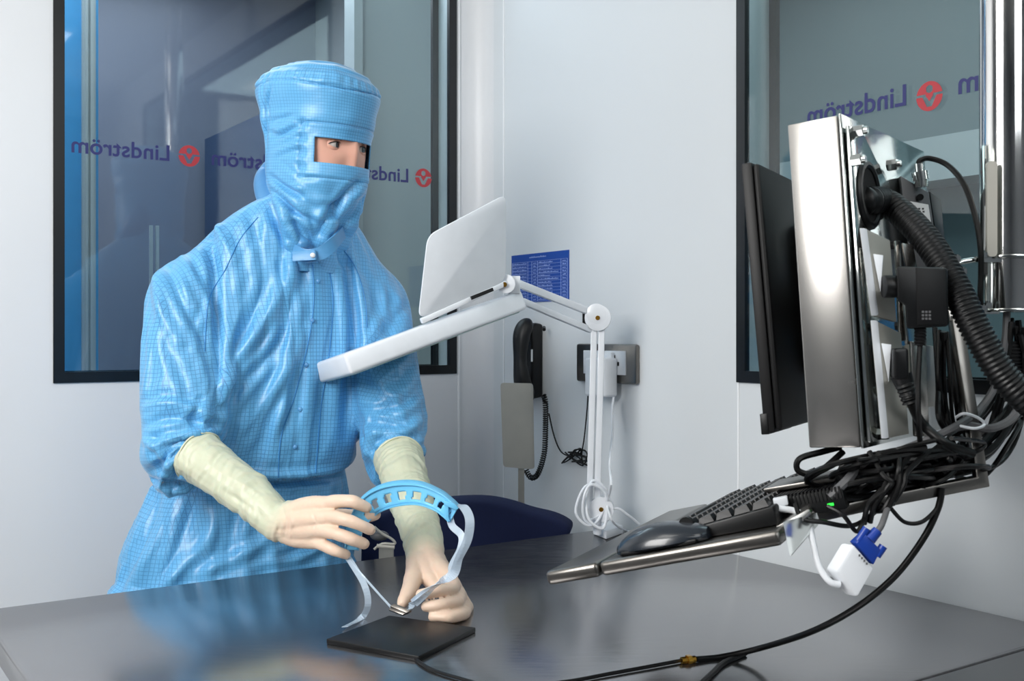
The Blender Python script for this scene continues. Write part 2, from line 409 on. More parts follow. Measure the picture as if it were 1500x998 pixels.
# blue shape added in the side room stands in for a reflection
# windows
def window(name, axis, a0, a1, z0, z1):
    def bx(m, u0, u1, d0, d1, za, zb):
        if axis == 'x': m.mm((u0, WY+d0, za), (u1, WY+d1, zb))
        else: m.mm((WX+d0, u0, za), (WX+d1, u1, zb))
        return m
    fw = .021
    m = M(); bx(m, a0, a0+fw, -.004, .008, z0, z1); bx(m, a1-fw, a1, -.004, .008, z0, z1); bx(m, a0+fw, a1-fw, -.004, .008, z0, z0+fw); bx(m, a0+fw, a1-fw, -.004, .008, z1-fw, z1)
    f = struct(name, m, MT['blackframe'], smooth=0)
    m = M(); g = .004
    bx(m, a0, a0+g, .008, TH, z0, z1); bx(m, a1-g, a1, .008, TH, z0, z1); bx(m, a0+g, a1-g, .008, TH, z0, z0+g); bx(m, a0+g, a1-g, .008, TH, z1-g, z1)
    struct('jamb', m, MT['alu'], f, smooth=0)
    m = M(); t = .004; i = fw
    bx(m, a0+g, a0+i, TH-.012, TH-.002, z0+g, z1-g); bx(m, a1-i, a1-g, TH-.012, TH-.002, z0+g, z1-g); bx(m, a0+i, a1-i, TH-.012, TH-.002, z0+g, z0+i)
    struct('rear_frame', m, MT['blackframe'], f, smooth=0)
    struct('pane', bx(M(), a0+fw-.004, a1-fw+.004, .000, .006, z0+fw-.004, z1-fw+.004), MT['glass'], f, smooth=0)
    return f
win1 = window('window_1', 'x', *W1); win2 = window('window_2', 'y', *W2)
def text_mesh(s, size):
    c = bpy.data.curves.new('t', 'FONT'); c.body = s; c.size = size; c.extrude = .0003; c.space_character = 1.02; c.offset = .0007
    o = bpy.data.objects.new('t', c); COL.objects.link(o); bpy.context.view_layer.update()
    me = bpy.data.meshes.new_from_object(o.evaluated_get(bpy.context.evaluated_depsgraph_get()))
    bpy.data.objects.remove(o); return me
def lettering(win, axis, u_L, zb, width, text='Lindström'):
    me = text_mesh(text, .046); co = np.array([v.co for v in me.vertices]); w0 = co[:, 0].max()-co[:, 0].min(); k = width/w0
    x = (co[:, 0]-co[:, 0].min())*k
    for i, v in enumerate(me.vertices):       # mirrored: read from the other side of the glass
        if axis == 'x': v.co = (u_L-x[i], WY-.0012-co[i, 2], zb+co[i, 1])
        else: v.co = (WX-.0012-co[i, 2], u_L+x[i], zb+co[i, 1])
    me.flip_normals() if hasattr(me, 'flip_normals') else None
    me.materials.clear(); me.materials.append(MT['ink']); me.name = 'lettering'
    o = bpy.data.objects.new('lettering', me); COL.objects.link(o); o.parent = win; o['label'] = 'dark blue mirrored lettering on the glass'
def logo(win, axis, uc, zc, r):
    def pt(x, z, d=0): return Vector((uc+x, WY-.0012-d, zc+z)) if axis == 'x' else Vector((WX-.0012-d, uc+x, zc+z))
    m = M()
    # disc split by a pale band; the head dot and the V are left open
    n = 40; bars = []
    res = 48; s = 2*r/res
    vs = {}; F_ = []
    def inside(x, z):
        x /= r; z /= r
        if x*x+z*z > 1: return False
        if abs(x) > .28 and -.02 < z < .16: return False
        if x*x+(z-.48)**2 < .27**2: return False
        if z <= .16 and z > -.7:                      # pale V below the band
            e = (z+.7)/.86
            if abs(x) < .20+.42*e and abs(x) > .36*max(0, (z+.32)/.5) : return z > -.62 and abs(x) < .02+.36*max(0, (z+.32)/.5)
        return True
    for i in range(res):
        for j in range(res):
            if inside(-r+(i+.5)*s, -r+(j+.5)*s):
                ids = []
                for (p, q) in ((i, j), (i+1, j), (i+1, j+1), (i, j+1)):
                    if (p, q) not in vs: vs[(p, q)] = len(vs)
                    ids.append(vs[(p, q)])
                F_.append(tuple(ids))
    V = [None]*len(vs)
    for (p, q), k in vs.items():
        x, z = -r+p*s, -r+q*s; L = math.hypot(x, z)
        if L > r: x *= r/L; z *= r/L
        V[k] = pt(x, z)
    m.add(V, F_)
    o = struct('logo_disc', m, MT['inkred'], win, smooth=0); o['label'] = 'round red emblem on the glass'
u1 = xb(248, WY)
lx = [(xb(248, WY), xb(277, WY))]
per = .2825; wd = xb(248, WY)-xb(104.5, WY)
for k in range(3):
    lettering(win1, 'x', u1+k*per, 1.662, wd); logo(win1, 'x', xb(277, WY)+k*per, 1.676, .0225)
def yr(px): return to_room(on_right(px, 300)).y
L0 = yr(1328); C0 = yr(1362)
for k in (0, -1, -2, -3):
    lettering(win2, 'y', L0+k*per, 1.655, wd); logo(win2, 'y', C0+k*per, 1.661, .0225)
#SPLIT
gb = thing('reflection_standin', 'blue shape added as a painted reflection of the person, hung behind the right window', 'standin_form', to_cam((2.3, .75, 1.05)))  # added blue form imitating the person's reflection in the right pane
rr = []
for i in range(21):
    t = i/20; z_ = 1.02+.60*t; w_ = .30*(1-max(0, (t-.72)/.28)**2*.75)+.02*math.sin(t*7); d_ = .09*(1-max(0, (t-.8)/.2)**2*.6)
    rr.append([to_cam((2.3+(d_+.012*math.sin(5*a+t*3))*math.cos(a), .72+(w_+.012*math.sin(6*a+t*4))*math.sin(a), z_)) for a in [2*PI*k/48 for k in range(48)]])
part('standin_form', M().rings(rr), simple('standin_blue', (40, 110, 160), .6), gb, smooth=80)
part('hook', M().tube([to_cam((2.3, .72, 1.61)), to_cam((2.3, .72, 1.70)), to_cam((2.3, .74, 1.735)), to_cam((2.3, .72, 1.76))], .005, 8, n=4), MT['alu'], gb)  # hook, rail and brackets are made up to hang the blue form
part('rail', M().cyl(to_cam((2.3, .2, 1.765)), to_cam((2.3, 1.3, 1.765)), .012, 12), MT['alu'], gb)  # added rail, made up only to hang the blue stand-in
part('standin_rail_bracket', M().cyl(to_cam((2.3, .3, 1.765)), to_cam((2.75, .3, 1.765)), .008, 10), MT['alu'], gb); part('standin_rail_bracket', M().cyl(to_cam((2.3, 1.25, 1.765)), to_cam((2.75, 1.25, 1.765)), .008, 10), MT['alu'], gb)
# ------------------------------------------------------------------ steel table
tb = thing('steel_table', 'brushed stainless steel work table in the room corner, under the man\'s hands', 'table', to_cam((.84, 1.24, 0)))
def rbox(lo, hi):                            # box given in room coordinates -> cam coordinates
    m = M(RZI); m.mm(lo, hi); return m
part('tabletop', rbox((.235, .768, TZ-.035), (WX-.003, 1.722, TZ)), MT['steel'], tb, bevel=.004)
for x in (.29, 1.38):
    for y in (.83, 1.66):
        part('leg', M().cyl(to_cam((x, y, 0.02)), to_cam((x, y, TZ-.035)), .019, 20), MT['steel_tray'], tb)
        part('foot', M().cyl(to_cam((x, y, 0)), to_cam((x, y, .03)), .026, 16), MT['black'], tb)
part('shelf', rbox((.27, .81, .22), (1.40, 1.68, .24)), MT['steel'], tb, bevel=.003)
tb2 = thing('steel_table', 'second steel table butted against the front edge, only its seam edge in view bottom right', 'table', to_cam((.84, .45, 0)))
part('tabletop', rbox((.235, .15, TZ-.035), (WX-.003, .764, TZ)), MT['steel'], tb2, bevel=.004)
for x in (.29, 1.38):
    for y in (.21, .70): part('leg', M().cyl(to_cam((x, y, 0)), to_cam((x, y, TZ-.035)), .019, 20), MT['steel_tray'], tb2)
# ------------------------------------------------------------------ black mat plate and cables on the table
q = [on_table(*p) for p in ((478, 944), (570, 909), (697, 927), (613, 970))]
m = M(); m.prism(q, (0, 0, .007)); solo('black_mat', m, MT['black'], 'flat black square pad with a cable, lying on the table before the man', 'pad', bevel=.0012)
def cable(name, pts, r, mat, label, cat='cable', group=None, n=8, seg=8):
    return solo(name, M().tube(pts, r, seg, n=n), mat, label, cat, group)
def tabr(px, py, r): return on_table(px, py, TZ+r)
cable('pad_cable', [P(608, 964, on_table(612, 968).y+.003), tabr(618, 973, .0028), tabr(640, 984, .0028), tabr(680, 996, .0028), tabr(712, 1005, .0028), tabr(742, 1009, .0028)], .0022, MT['cable'], 'thin black cable leaving the near corner of the black square pad')
# long cable from the rig to the table
cab = thing('long_cable', 'long black cable sweeping from the monitor arm down across the table, with gold joint', 'cable', on_table(1010, 967))
pts = [P(1380, 715, 1.12), P(1374, 745, 1.12), P(1352, 790, 1.12), P(1310, 845, 1.13), P(1255, 890, 1.15), P(1190, 925, 1.20), P(1120, 948, 1.30), tabr(1060, 962, .004), tabr(1020, 966, .004)]
part('cord', M().tube(pts, .0036, 10, n=8), MT['cable'], cab)
part('coupling', M().tube([tabr(1018, 966, .004), tabr(998, 968, .004)], .0044, 8).tube([tabr(1012, 966.5, .004), tabr(1006, 967.3, .004)], .006, 6), MT['gold'], cab)
part('thin_cord', M().tube([tabr(998, 968, .003), tabr(950, 977, .003), tabr(890, 988, .003), tabr(830, 999, .003), tabr(742, 1009, .0028)], .0024, 8, n=6), MT['cable'], cab)
cable('table_cable', [tabr(1092, 957, .0035), tabr(1076, 964, .0035), tabr(1058, 973, .0035), tabr(1040, 990, .0035), tabr(1015, 1012, .0035)], .0034, MT['cable'], 'short black cable curving off the bottom edge, beneath the long cable')
# ------------------------------------------------------------------ wall things
n_r = to_cam((-1, 0, 0))
# notice
nt_ = thing('wall_notice', 'dark blue printed notice sheet with a white table, on the right wall above the telephone', 'notice', on_right(792, 440))
c = [on_right(750, 375), on_right(834, 366), on_right(834, 438.5), on_right(750, 446)]
zt = (c[0].z+c[1].z)/2; zb = (c[2].z+c[3].z)/2; ya = to_room(c[0]).y; yb = to_room(c[1]).y
def wq(mm, fa, fb, ga, gb, off, th=.0006):   # fractional rectangle on the notice, built off the wall
    y_a = ya+(yb-ya)*fa; y_b = ya+(yb-ya)*fb; z_a = zt+(zb-zt)*ga; z_b = zt+(zb-zt)*gb
    mm.mm((WX-off-th, min(y_a, y_b), min(z_a, z_b)), (WX-off, max(y_a, y_b), max(z_a, z_b)))
m = M(RZI); wq(m, 0, 1, 0, 1, .0, .0015); part('sheet', m, MT['notice'], nt_, smooth=0)
m = M(RZI)
rows = 12
for i in range(rows+1):
    g = .16+i*.068; wq(m, .02, .98, g, g+.006, .0015)
for fx in (.02, .30, .37, .47, .87, .975): wq(m, fx, fx+.006, .16, .98, .0015)
random.seed(4)
def word(fa, fb, g, h):
    x = fa
    while x < fb:
        ww = random.uniform(.006, .016); hh = h*random.choice((.6, .6, 1)); wq(m, x, min(x+ww, fb), g+h-hh, g+h, .0015); x += ww+.006
word(.33, .62, .055, .035)
for i in range(rows):
    g = .16+i*.068+.022
    word(.03, .28, g, .03); word(.40, .445, g, .03); word(.49, .49+random.choice((.22, .24, .34, .2)), g, .03); word(.90, .955, g, .03)
part('print', m, MT['noticeink'], nt_, smooth=0)
# socket plate
sk = thing('wall_socket', 'steel framed double wall socket with white faces on the right wall', 'wall socket', on_right(894, 562))
yA, yB = yr(850), yr(938); zA = on_right(894, 504).z; zB = on_right(894, 561).z
m = M(RZI); m.mm((WX-.012, yB, zB), (WX, yA, zA)); part('frame', m, MT['steel_tray'], sk, bevel=.005)
for k in (0, 1):
    yc = yA+(yB-yA)*(.32+.36*k); hw = abs(yB-yA)*.17
    m = M(RZI); m.mm((WX-.015, yc-hw, zB+.018), (WX-.010, yc+hw, zA-.014)); part('socket_face', m, MT['whitep'], sk, bevel=.001)
    m = M(RZI)
    for dy, dz in ((-.012, .0), (.012, .0), (0, .014)): m.mm((WX-.0155, yc+dy-.0025, (zA+zB)/2+dz-.004), (WX-.0148, yc+dy+.0025, (zA+zB)/2+dz+.004))
    part('socket_slot', m, MT['black'], sk, smooth=0)
# white adapter
ad = thing('power_adapter', 'white plug-in power adapter hanging in the steel wall socket', 'adapter', on_right(898, 582, .03))
m = M(RZI); m.mm((WX-.052, yr(914), on_right(898, 580).z), (WX-.0155, yr(884), on_right(898, 524).z)); part('body', m, MT['whitep'], ad, bevel=.006, seg=3)
m = M(RZI); m.mm((WX-.026, yr(909), on_right(898, 524).z-.002), (WX-.0156, yr(893), on_right(898, 516).z)); part('plug_top', m, MT['whitep'], ad, bevel=.002)
# telephone
ph = thing('wall_telephone', 'black wall telephone handset on its cradle, right wall near the corner', 'telephone', on_right(778, 590, .03))
def side_profile(pts, yc, w): pass
def wl(px, py, off): return on_right(px, py, off)
def slab(px0, px1, poly, mat_name, name, bev, parent):   # poly of (off, z) extruded along the wall from column px0 to px1
    a, b = yr(px0), yr(px1); m = M(RZI)
    m.prism([Vector((WX-o, a, z)) for o, z in poly], (0, b-a, 0)); return part(name, m, MT[mat_name], parent, bevel=bev, seg=3)
z = lambda py: on_right(778, py).z
slab(773, 796, [(0, z(475)), (.022, z(473)), (.034, z(482)), (.030, z(520)), (.034, z(575)), (.028, z(583)), (0, z(580))], 'black', 'cradle', .006, ph)
def ovt(pts, rs, ov, seg=20): return M().tube([Vector(p) for p in pts], rs, seg, n=6, oval=ov)
hs = [wl(774, 470, .042), wl(770, 476, .052), wl(764, 492, .062), wl(762, 525, .066), wl(765, 558, .062), wl(771, 578, .052), wl(777, 588, .042)]
part('handset', ovt(hs, [.009, .019, .021, .0165, .021, .021, .010], .8), MT['black'], ph)
part('badge', M().tube([wl(779, 512, .035), wl(779, 530, .035)], .0022, 6), MT['whitep'], ph)
part('hook', M().cyl(wl(797, 480, .02), wl(797, 483, .03), .004, 10), MT['black'], ph)
# coiled cord
path = smooth_path([wl(796, 578, .03), wl(799, 592, .03), wl(799, 630, .022), wl(797, 665, .02), wl(788, 694, .025), wl(778, 700, .03), wl(770, 688, .035)], 30)
L = 0; pts = []; u = Vector((0, 0, 1)); acc = [0]
for i in range(1, len(path)): acc.append(acc[-1]+(path[i]-path[i-1]).length)
N = 46*8
j = 0
for k in range(N+1):
    s_ = acc[-1]*k/N
    while j < len(acc)-2 and acc[j+1] < s_: j += 1
    t = (path[j+1]-path[j]).normalized(); p = path[j]+t*(s_-acc[j]); a = Vector(n_r); a = (a-t*a.dot(t)).normalized(); b = t.cross(a)
    ang = 2*PI*k/8; pts.append(p+a*(.0052*math.cos(ang))+b*(.0052*math.sin(ang)))
part('coiled_cord', M().tube(pts, .0018, 5), MT['cable'], ph)
# pale metal plate on its rod
pl = thing('plate_stand', 'pale grey rounded metal plate on a slim rod, before the wall under the telephone', 'plate', P(765, 745, 2.33))
Yp = 2.33
def rr_poly(pts4, r, off, n=5):              # rounded quad
    q = [Vector(p) for p in pts4]; out = []
    for i in range(4):
        a, b, c_ = q[i-1], q[i], q[(i+1) % 4]; d1 = (a-b).normalized()*r; d2 = (c_-b).normalized()*r
        for k in range(n+1):
            t = k/n; out.append((b+d1)*(1-t)**2+b*2*t*(1-t)+(b+d2)*t*t)
    return out
part('plate', M().prism(rr_poly([P(733, 561, Yp), P(779, 562, Yp+.03), P(781, 688, Yp+.03), P(737, 684, Yp)], .008, 0), (.003, .004, 0)), MT['paleplate'], pl)
part('rod', M().mm(P(759, 770, Yp+.03), P(768, 684, Yp+.04)), MT['paleplate'], pl)
part('rod_base', M().mm((P(763, 0, Yp+.03).x-.006, Yp+.025, .0), (P(763, 0, Yp+.03).x+.006, Yp+.045, P(0, 760, Yp+.035).z)), MT['paleplate'], pl)
part('foot', M().cyl((P(763, 0, Yp+.03).x, Yp+.035, 0), (P(763, 0, Yp+.03).x, Yp+.035, .012), .03, 24), MT['paleplate'], pl)
# black wire bundle on the wall
wb = thing('wire_bundle', 'thin black wire tied in a loose bundle against the wall beside the lamp arm', 'wire', wl(840, 690, .02))
random.seed(9); m = M()
cpt = [wl(804, 606, .01), wl(812, 640, .01), wl(822, 662, .012)]
for k in range(7):
    a0 = random.uniform(0, 6.28); rx = random.uniform(8, 20); ry = random.uniform(7, 13); cx = random.uniform(836, 850); cy = random.uniform(666, 682)
    cpt += [wl(cx+rx*math.cos(a0+t*1.3), cy+ry*math.sin(a0+t*1.3+k), .01+.012*random.random()) for t in range(4)]
cpt += [wl(852, 668, .012), wl(856, 640, .01), wl(860, 600, .01), wl(862, 565, .01)]
part('wire', m.tube(cpt, .0017, 6, n=6), MT['cable'], wb)
#SPLIT
# ------------------------------------------------------------------ magnifier lamp
lm = thing('magnifier_lamp', 'white jointed magnifier lamp with its cover flap open, clamped at the table corner', 'lamp', on_table(882, 783))
YL = 2.10
# clamp base + lower joint
part('clamp_base', M().hexa([on_table(868, 783), on_table(888, 791), on_table(913, 782), on_table(893, 774)], (0, 0, .017)), MT['whitep'], lm, bevel=.003)
bp = P(872, 745, YL); tp = P(876, 466, YL)
part('post', M().cyl((bp.x+.004, YL, TZ+.01), (bp.x+.004, YL, bp.z), .008, 14), MT['white'], lm)
ax = Vector((.12, 1, 0)).normalized()
part('lower_joint', M().cyl(bp-ax*.013+Vector((.012, 0, 0)), bp+ax*.013+Vector((.012, 0, 0)), .024, 28), MT['white'], lm)
part('joint_screw', M().cyl(bp-ax*.0155+Vector((.012, 0, 0)), bp-ax*.012+Vector((.012, 0, 0)), .0045, 10), MT['gold'], lm)
for s_ in (-1, 1):
    m = M(); d0 = Vector((s_*.0075, 0, 0)); a = bp+d0+Vector((-.004, 0, 0)); b = tp+d0+Vector((0, 0, -.02))
    ex = Vector((.006, 0, 0)); m.prism([a-ex-ax*.007, a+ex-ax*.007, a+ex+ax*.007, a-ex+ax*.007], b-a); part('lower_arm', m, MT['white'], lm, bevel=.0015)
part('upper_joint', M().cyl(tp-ax*.014, tp+ax*.014, .0255, 32).cyl(tp-ax*.0142+Vector((-.003, 0, .008)), tp-ax*.012+Vector((-.003, 0, .008)), .02, 24), MT['white'], lm, bevel=.001)
part('joint_screw', M().cyl(tp-ax*.0165, tp-ax*.013, .0045, 10), MT['gold'], lm)
m = M().prism([tp+Vector((-.03, 0, .012)), tp+Vector((-.012, 0, .012)), tp+Vector((-.012, 0, -.012)), tp+Vector((-.03, 0, -.018))], (0, .01, 0)); part('joint_bracket', m, MT['black'], lm)
def barp(a, b, h, t):
    a = Vector(a); b = Vector(b); d = (b-a).normalized(); up = (Vector((0, 0, 1))-d*d.z).normalized(); sd = d.cross(up)
    return M().prism([a+up*h/2+sd*t/2, a-up*h/2+sd*t/2, a-up*h/2-sd*t/2, a+up*h/2-sd*t/2], b-a)
YH = 2.0
part('upper_arm', barp(P(866, 458, YL), P(742, 409, YH), .014, .012), MT['white'], lm, bevel=.002)
part('upper_arm', barp(P(866, 484, YL), P(764, 441, YH), .012, .012), MT['white'], lm, bevel=.002)
# lamp head: long near edge from E0 (left, low) to E1 (right, high)
E1 = P(769, 438, 1.93); E0 = P(509, 534, 1.74)
dl = (E1-E0).normalized(); back = Vector((-.42, .9, .0)); back = (back-dl*back.dot(dl)).normalized(); nrm = dl.cross(back).normalized()
if nrm.z < 0: nrm = -nrm
back = (back-nrm*.10).normalized(); nrm = dl.cross(back).normalized(); nrm = nrm if nrm.z > 0 else -nrm
th = .036; dp = .17
LH = (E1-E0).length
def hp(l, b_, n_): return E0+dl*l+back*b_+nrm*n_
def hbox(l0, l1, b0, b1, n0, n1, m=None):
    m = m or M(); m.prism([hp(l0, b0, n0), hp(l1, b0, n0), hp(l1, b1, n0), hp(l0, b1, n0)], nrm*(n1-n0)); return m
m = M(); m.prism([hp(0, 0, -th*.5), hp(LH, 0, -th*.5), hp(LH, dp, -th*.5), hp(0, dp, -th*.5)], nrm*th); 
part('lamp_head', hbox(0, LH, 0, .016, -th/2, th/2).mm((0, 0, -50), (0, 0, -50)) if False else hbox(0, LH, 0, dp, -th/2, th/2), MT['white'], lm, bevel=.006, seg=3)
part('diffuser', hbox(.012, LH-.012, .012, dp-.012, -th/2-.002, -th/2+.002), simple('lamp_diffuser', (205, 228, 226), .4), lm, bevel=.001)
# flap
hA = P(613, 468, 1.815); hB = P(741, 412, 1.895)
tA = P(627, 345, 1.80); tB = P(742, 284, 1.875)
fo = (tB-hB).cross(hB-hA).normalized()*.004
part('cover_flap', M().prism(rr_poly([hA, tA, tB, hB], .018, 0, 6), fo), MT['white'], lm, bevel=.0012)
part('hinge_rail', barp(hA+Vector((.004, .006, -.003)), hB+Vector((0, .006, -.003)), .010, .010), MT['white'], lm, bevel=.002)
part('hinge_clip', barp(P(690, 437, 1.85), P(722, 424, 1.86), .006, .006), MT['black'], lm)
part('head_bracket', M().cyl(P(741, 416, 1.9), P(741, 416, 1.935), .017, 20).mm(P(745, 430, 1.92), P(762, 405, 1.935)), MT['white'], lm, bevel=.001)
part('joint_screw', M().cyl(P(739, 417, 1.893), P(739, 417, 1.90), .0045, 10), MT['gold'], lm)
# white cord: adapter to lamp, coiled round the lower joint
pts = [wl(899, 582, .032), wl(897, 600, .04), wl(897, 640, .06), wl(893, 680, .10), wl(895, 710, .15), P(888, 742, 2.12)]
cx, cy = 872, 742
for k in range(19):
    a = k*1.15; rr = 20+5*math.sin(k*1.7); pts.append(P(cx-2+5*math.sin(k*.7)+rr*math.cos(a), cy-2+4*math.cos(k*.9)+(rr+10)*math.sin(a), 2.08-.014*math.sin(k)))
pts += [P(900, 745, 2.09), P(920, 755, 2.1), P(936, 768, 2.12)]
cable('lamp_cord', pts, .0026, MT['white'], 'white power cord hanging from the socket and looped round the lamp foot', 'cord', n=6)
cable('lamp_cord', [P(890, 745, 2.06), P(898, 765, 2.05), tabr(915, 777, .003), tabr(935, 781, .003), tabr(955, 786, .003)], .0022, MT['whitep'], 'short white cord end running from the lamp foot over the table corner', 'cord', n=6)
# ------------------------------------------------------------------ chair between table and wall
ch = thing('office_chair', 'dark navy upholstered office chair tucked between table and back wall', 'chair', (P(690, 0, 2.3).x, 2.3, 0))
def cv(px, py, Y=2.28): return P(px, py, Y)
outl = [(528, 790), (540, 765), (580, 748), (640, 738), (700, 735), (740, 741), (775, 752), (808, 760), (829, 770), (835, 779), (826, 792), (780, 815), (640, 850), (540, 860)]
ys = lambda px: 2.12+(px-520)*.00032
pf = [cv(x, y, ys(x)) for x, y in outl]
part('backrest', M().prism(smooth_path(pf, 4, True), (.01, .045, .01)), MT['navy'], ch, bevel=.012, seg=3)
m = M(); cc = Vector((P(680, 0, 2.3).x, 2.27, 0)); m.prism(rr_poly([cc+Vector((-.24, -.16, .44)), cc+Vector((.14, .10, .44)), cc+Vector((.02, .28, .44)), cc+Vector((-.36, .03, .44))], .06, 0), (0, 0, .07)); part('seat', m, MT['navy'], ch, bevel=.015)
part('gas_lift', M().cyl(cc+Vector((-.11, .06, .08)), cc+Vector((-.11, .06, .45)), .025, 16), MT['black'], ch)
part('back_post', M().tube([cc+Vector((-.08, .04, .44)), cc+Vector((-.02, .02, .5)), cc+Vector((0, .0, .95))], .02, 10, n=4), MT['black'], ch)
for k in range(5):
    a = k*2*PI/5+.3; c0 = cc+Vector((-.11, .06, .09)); e = c0+Vector((math.cos(a)*.2, math.sin(a)*.2, -.04)); part('base_arm', M().cyl(c0, e, .018, 8, .012), MT['black'], ch)
    part('castor', M().ball(e-Vector((0, 0, .025)), .025, 12, 8), MT['black'], ch)
kn = thing('chair_knob', 'grey knob and wire clamp below the navy chair back', 'knob', P(560, 810, 2.02))
part('knob', M().ball(P(556, 785, 2.02), .012, 14, 10, (1.5, 1, .8)), MT['grey_cable'], kn)
part('wire_loop', M().tube([P(548, 772, 2.0), P(560, 782, 2.0), P(574, 790, 2.0), P(578, 797, 2.0), P(560, 797, 2.0), P(548, 805, 2.0)], .0025, 8, n=5).tube([P(552, 800, 2.0), P(578, 802, 2.0)], .004, 8), MT['paleplate'], kn)
part('stem', M().mm(P(555, 850, 2.05), P(577, 800, 2.06)), MT['paleplate'], kn)
#SPLIT
# ------------------------------------------------------------------ pole
Yq = 1.22; pc = P(1477, 0, Yq); rp = .0305
po = thing('ceiling_pole', 'polished steel ceiling pole carrying the monitor arm, right edge', 'pole', (pc.x, Yq, P(0, 457, Yq).z))
zz = lambda py: P(0, py, Yq).z
part('tube', M().cyl((pc.x, Yq, zz(378)), (pc.x, Yq, CH), rp, 40), MT['chrome'], po)
part('sleeve', M().cyl((pc.x, Yq, zz(454)), (pc.x, Yq, zz(380)), rp*1.0, 40), MT['chrome'], po)
part('flange', M().cyl((pc.x, Yq, zz(381)), (pc.x, Yq, zz(376)), rp*1.28, 40), MT['polish'], po, bevel=.0008)
part('flange', M().cyl((pc.x, Yq, zz(458)), (pc.x, Yq, zz(453)), rp*1.28, 40), MT['polish'], po, bevel=.0008)
part('slot_cover', M().prism(rr_poly([P(1446, 236, Yq-.031), P(1461, 236, Yq-.034), P(1461, 376, Yq-.034), P(1446, 376, Yq-.031)], .005, 0), (0, .004, 0)), MT['paleplate'], po)
part('bracket_tab', M().tube([P(1402, 388, Yq-.02), P(1412, 383, Yq-.02), P(1445, 379, Yq-.02)], .003, 10, n=4, oval=1).mm(P(1430, 384, Yq-.025), P(1452, 378, Yq)), MT['polish'], po)
part('bracket_tab', M().mm(P(1432, 460, Yq-.02), P(1452, 453, Yq)), MT['polish'], po)
for px, py in ((1440, 374), (1410, 398), (1401, 380), (1446, 448), (1440, 452)):
    part('bolt', M().cyl(P(px, py+4, Yq-.028), P(px, py-4, Yq-.028), .0055, 6).cyl(P(px, py-4, Yq-.028), P(px, py-7, Yq-.028), .003, 10), MT['polish'], po)
# ------------------------------------------------------------------ monitor
fm = Frame(P(1085, 240, 1.25), 29, 5)
mo = thing('monitor', 'black flat monitor seen edge-on from behind, left of the steel box', 'monitor', fm.p(.2, .015, -.32))
HM = .313
mf = fm.m()
part('bezel', M(mf).mm((0, 0, -HM), (.46, .013, 0)), MT['blackmat'], mo, bevel=.002)
part('screen', M(mf).mm((.008, -.0012, -HM+.016), (.452, .0005, -.008)), simple('dark_screen', (5, 6, 8), .12), mo)
part('back_shell', M(mf).mm((.002, .0128, -HM+.002), (.458, .021, -.002)), MT['blackmat'], mo, bevel=.004)
part('back_hump', M(mf).mm((.14, .020, -HM+.06), (.32, .055, -.06)), MT['blackmat'], mo, bevel=.006)
part('mount_arm', M(mf).mm((.17, .05, -.20), (.26, .16, -.13)), MT['blackmat'], mo, bevel=.004)
part('mount_plate', M(mf).mm((.165, .052, -.215), (.265, .060, -.115)), MT['black'], mo, bevel=.002)
part('lower_lip', M(mf).mm((-.001, -.003, -HM-.002), (.1, .006, -HM+.022)), MT['black'], mo, bevel=.001)
# ------------------------------------------------------------------ steel box
fb = Frame(P(1153, 183, 1.15), 37, 4)
bm_ = fb.m(); HB = .345; WB = .061
bx = thing('steel_box', 'tall satin steel enclosure behind the monitor, with polished back plate', 'enclosure', fb.p(.14, .03, -HB))
part('shell', M(bm_).mm((0, 0, -HB), (.29, WB-.006, 0)), MT['steel_box'], bx, bevel=.002)
part('rim', M(bm_).mm((-.001, WB-.005, -HB-.001), (.291, WB-.002, .001)), MT['polish'], bx, bevel=.0008)
def hb(px, py, b=WB+.004): a, n = fb.hit_b(px, py, b); return a, n
def bp_(px, py, b): a, n = fb.hit_b(px, py, b); return fb.p(a, b, n)
pla = [(.004, -.012), (.004, -HB+.005), (.27, -HB+.005), (.27, -.16), (.045, -.012)]
m = M(bm_); m.prism([Vector((a, WB, n)) for a, n in pla], (0, .004, 0)); part('back_plate', m, MT['polish'], bx, bevel=.0006)
for px, py in ((1250, 194), (1247, 236), (1300, 243), (1285, 636), (1290, 575)):
    c0 = bp_(px, py, WB+.003); part('bolt', M().cyl(c0, c0+fb.b*.011, .0065, 6).cyl(c0+fb.b*.011, c0+fb.b*.015, .004, 10), MT['polish'], bx)
hc = bp_(1272, 286, WB+.004)
ring = [hc+fb.a*(.030*math.cos(t))+fb.n*(.033*math.sin(t)) for t in [2*PI*k/28 for k in range(29)]]
part('grommet', M().tube(ring, .0045, 8), MT['black'], bx)
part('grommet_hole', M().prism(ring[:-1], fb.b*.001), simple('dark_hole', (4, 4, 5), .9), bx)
# hose
hose = smooth_path([hc-fb.b*.02+fb.n*(-.006), hc+fb.n*(-.006), P(1293, 295, 1.185), P(1320, 312, 1.165), P(1362, 358, 1.13), P(1398, 418, 1.10), P(1430, 484, 1.08), P(1468, 548, 1.07), P(1512, 592, 1.07), P(1560, 615, 1.1)], 40)
acc = [0]
for i in range(1, len(hose)): acc.append(acc[-1]+(hose[i]-hose[i-1]).length)
nr = int(acc[-1]/.0048); pts = []; rs = []; j = 0
for k in range(nr*4+1):
    s_ = acc[-1]*k/(nr*4)
    while j < len(acc)-2 and acc[j+1] < s_: j += 1
    pts.append(hose[j].lerp(hose[j+1], (s_-acc[j])/max(1e-9, acc[j+1]-acc[j]))); rs.append(.0152 if k % 4 in (0, 1) else .0133)
solo('corrugated_hose', M().tube(pts, rs, 20), MT['black'], 'thick black corrugated hose arching from the steel box hole to the right edge', 'hose', smooth=60)
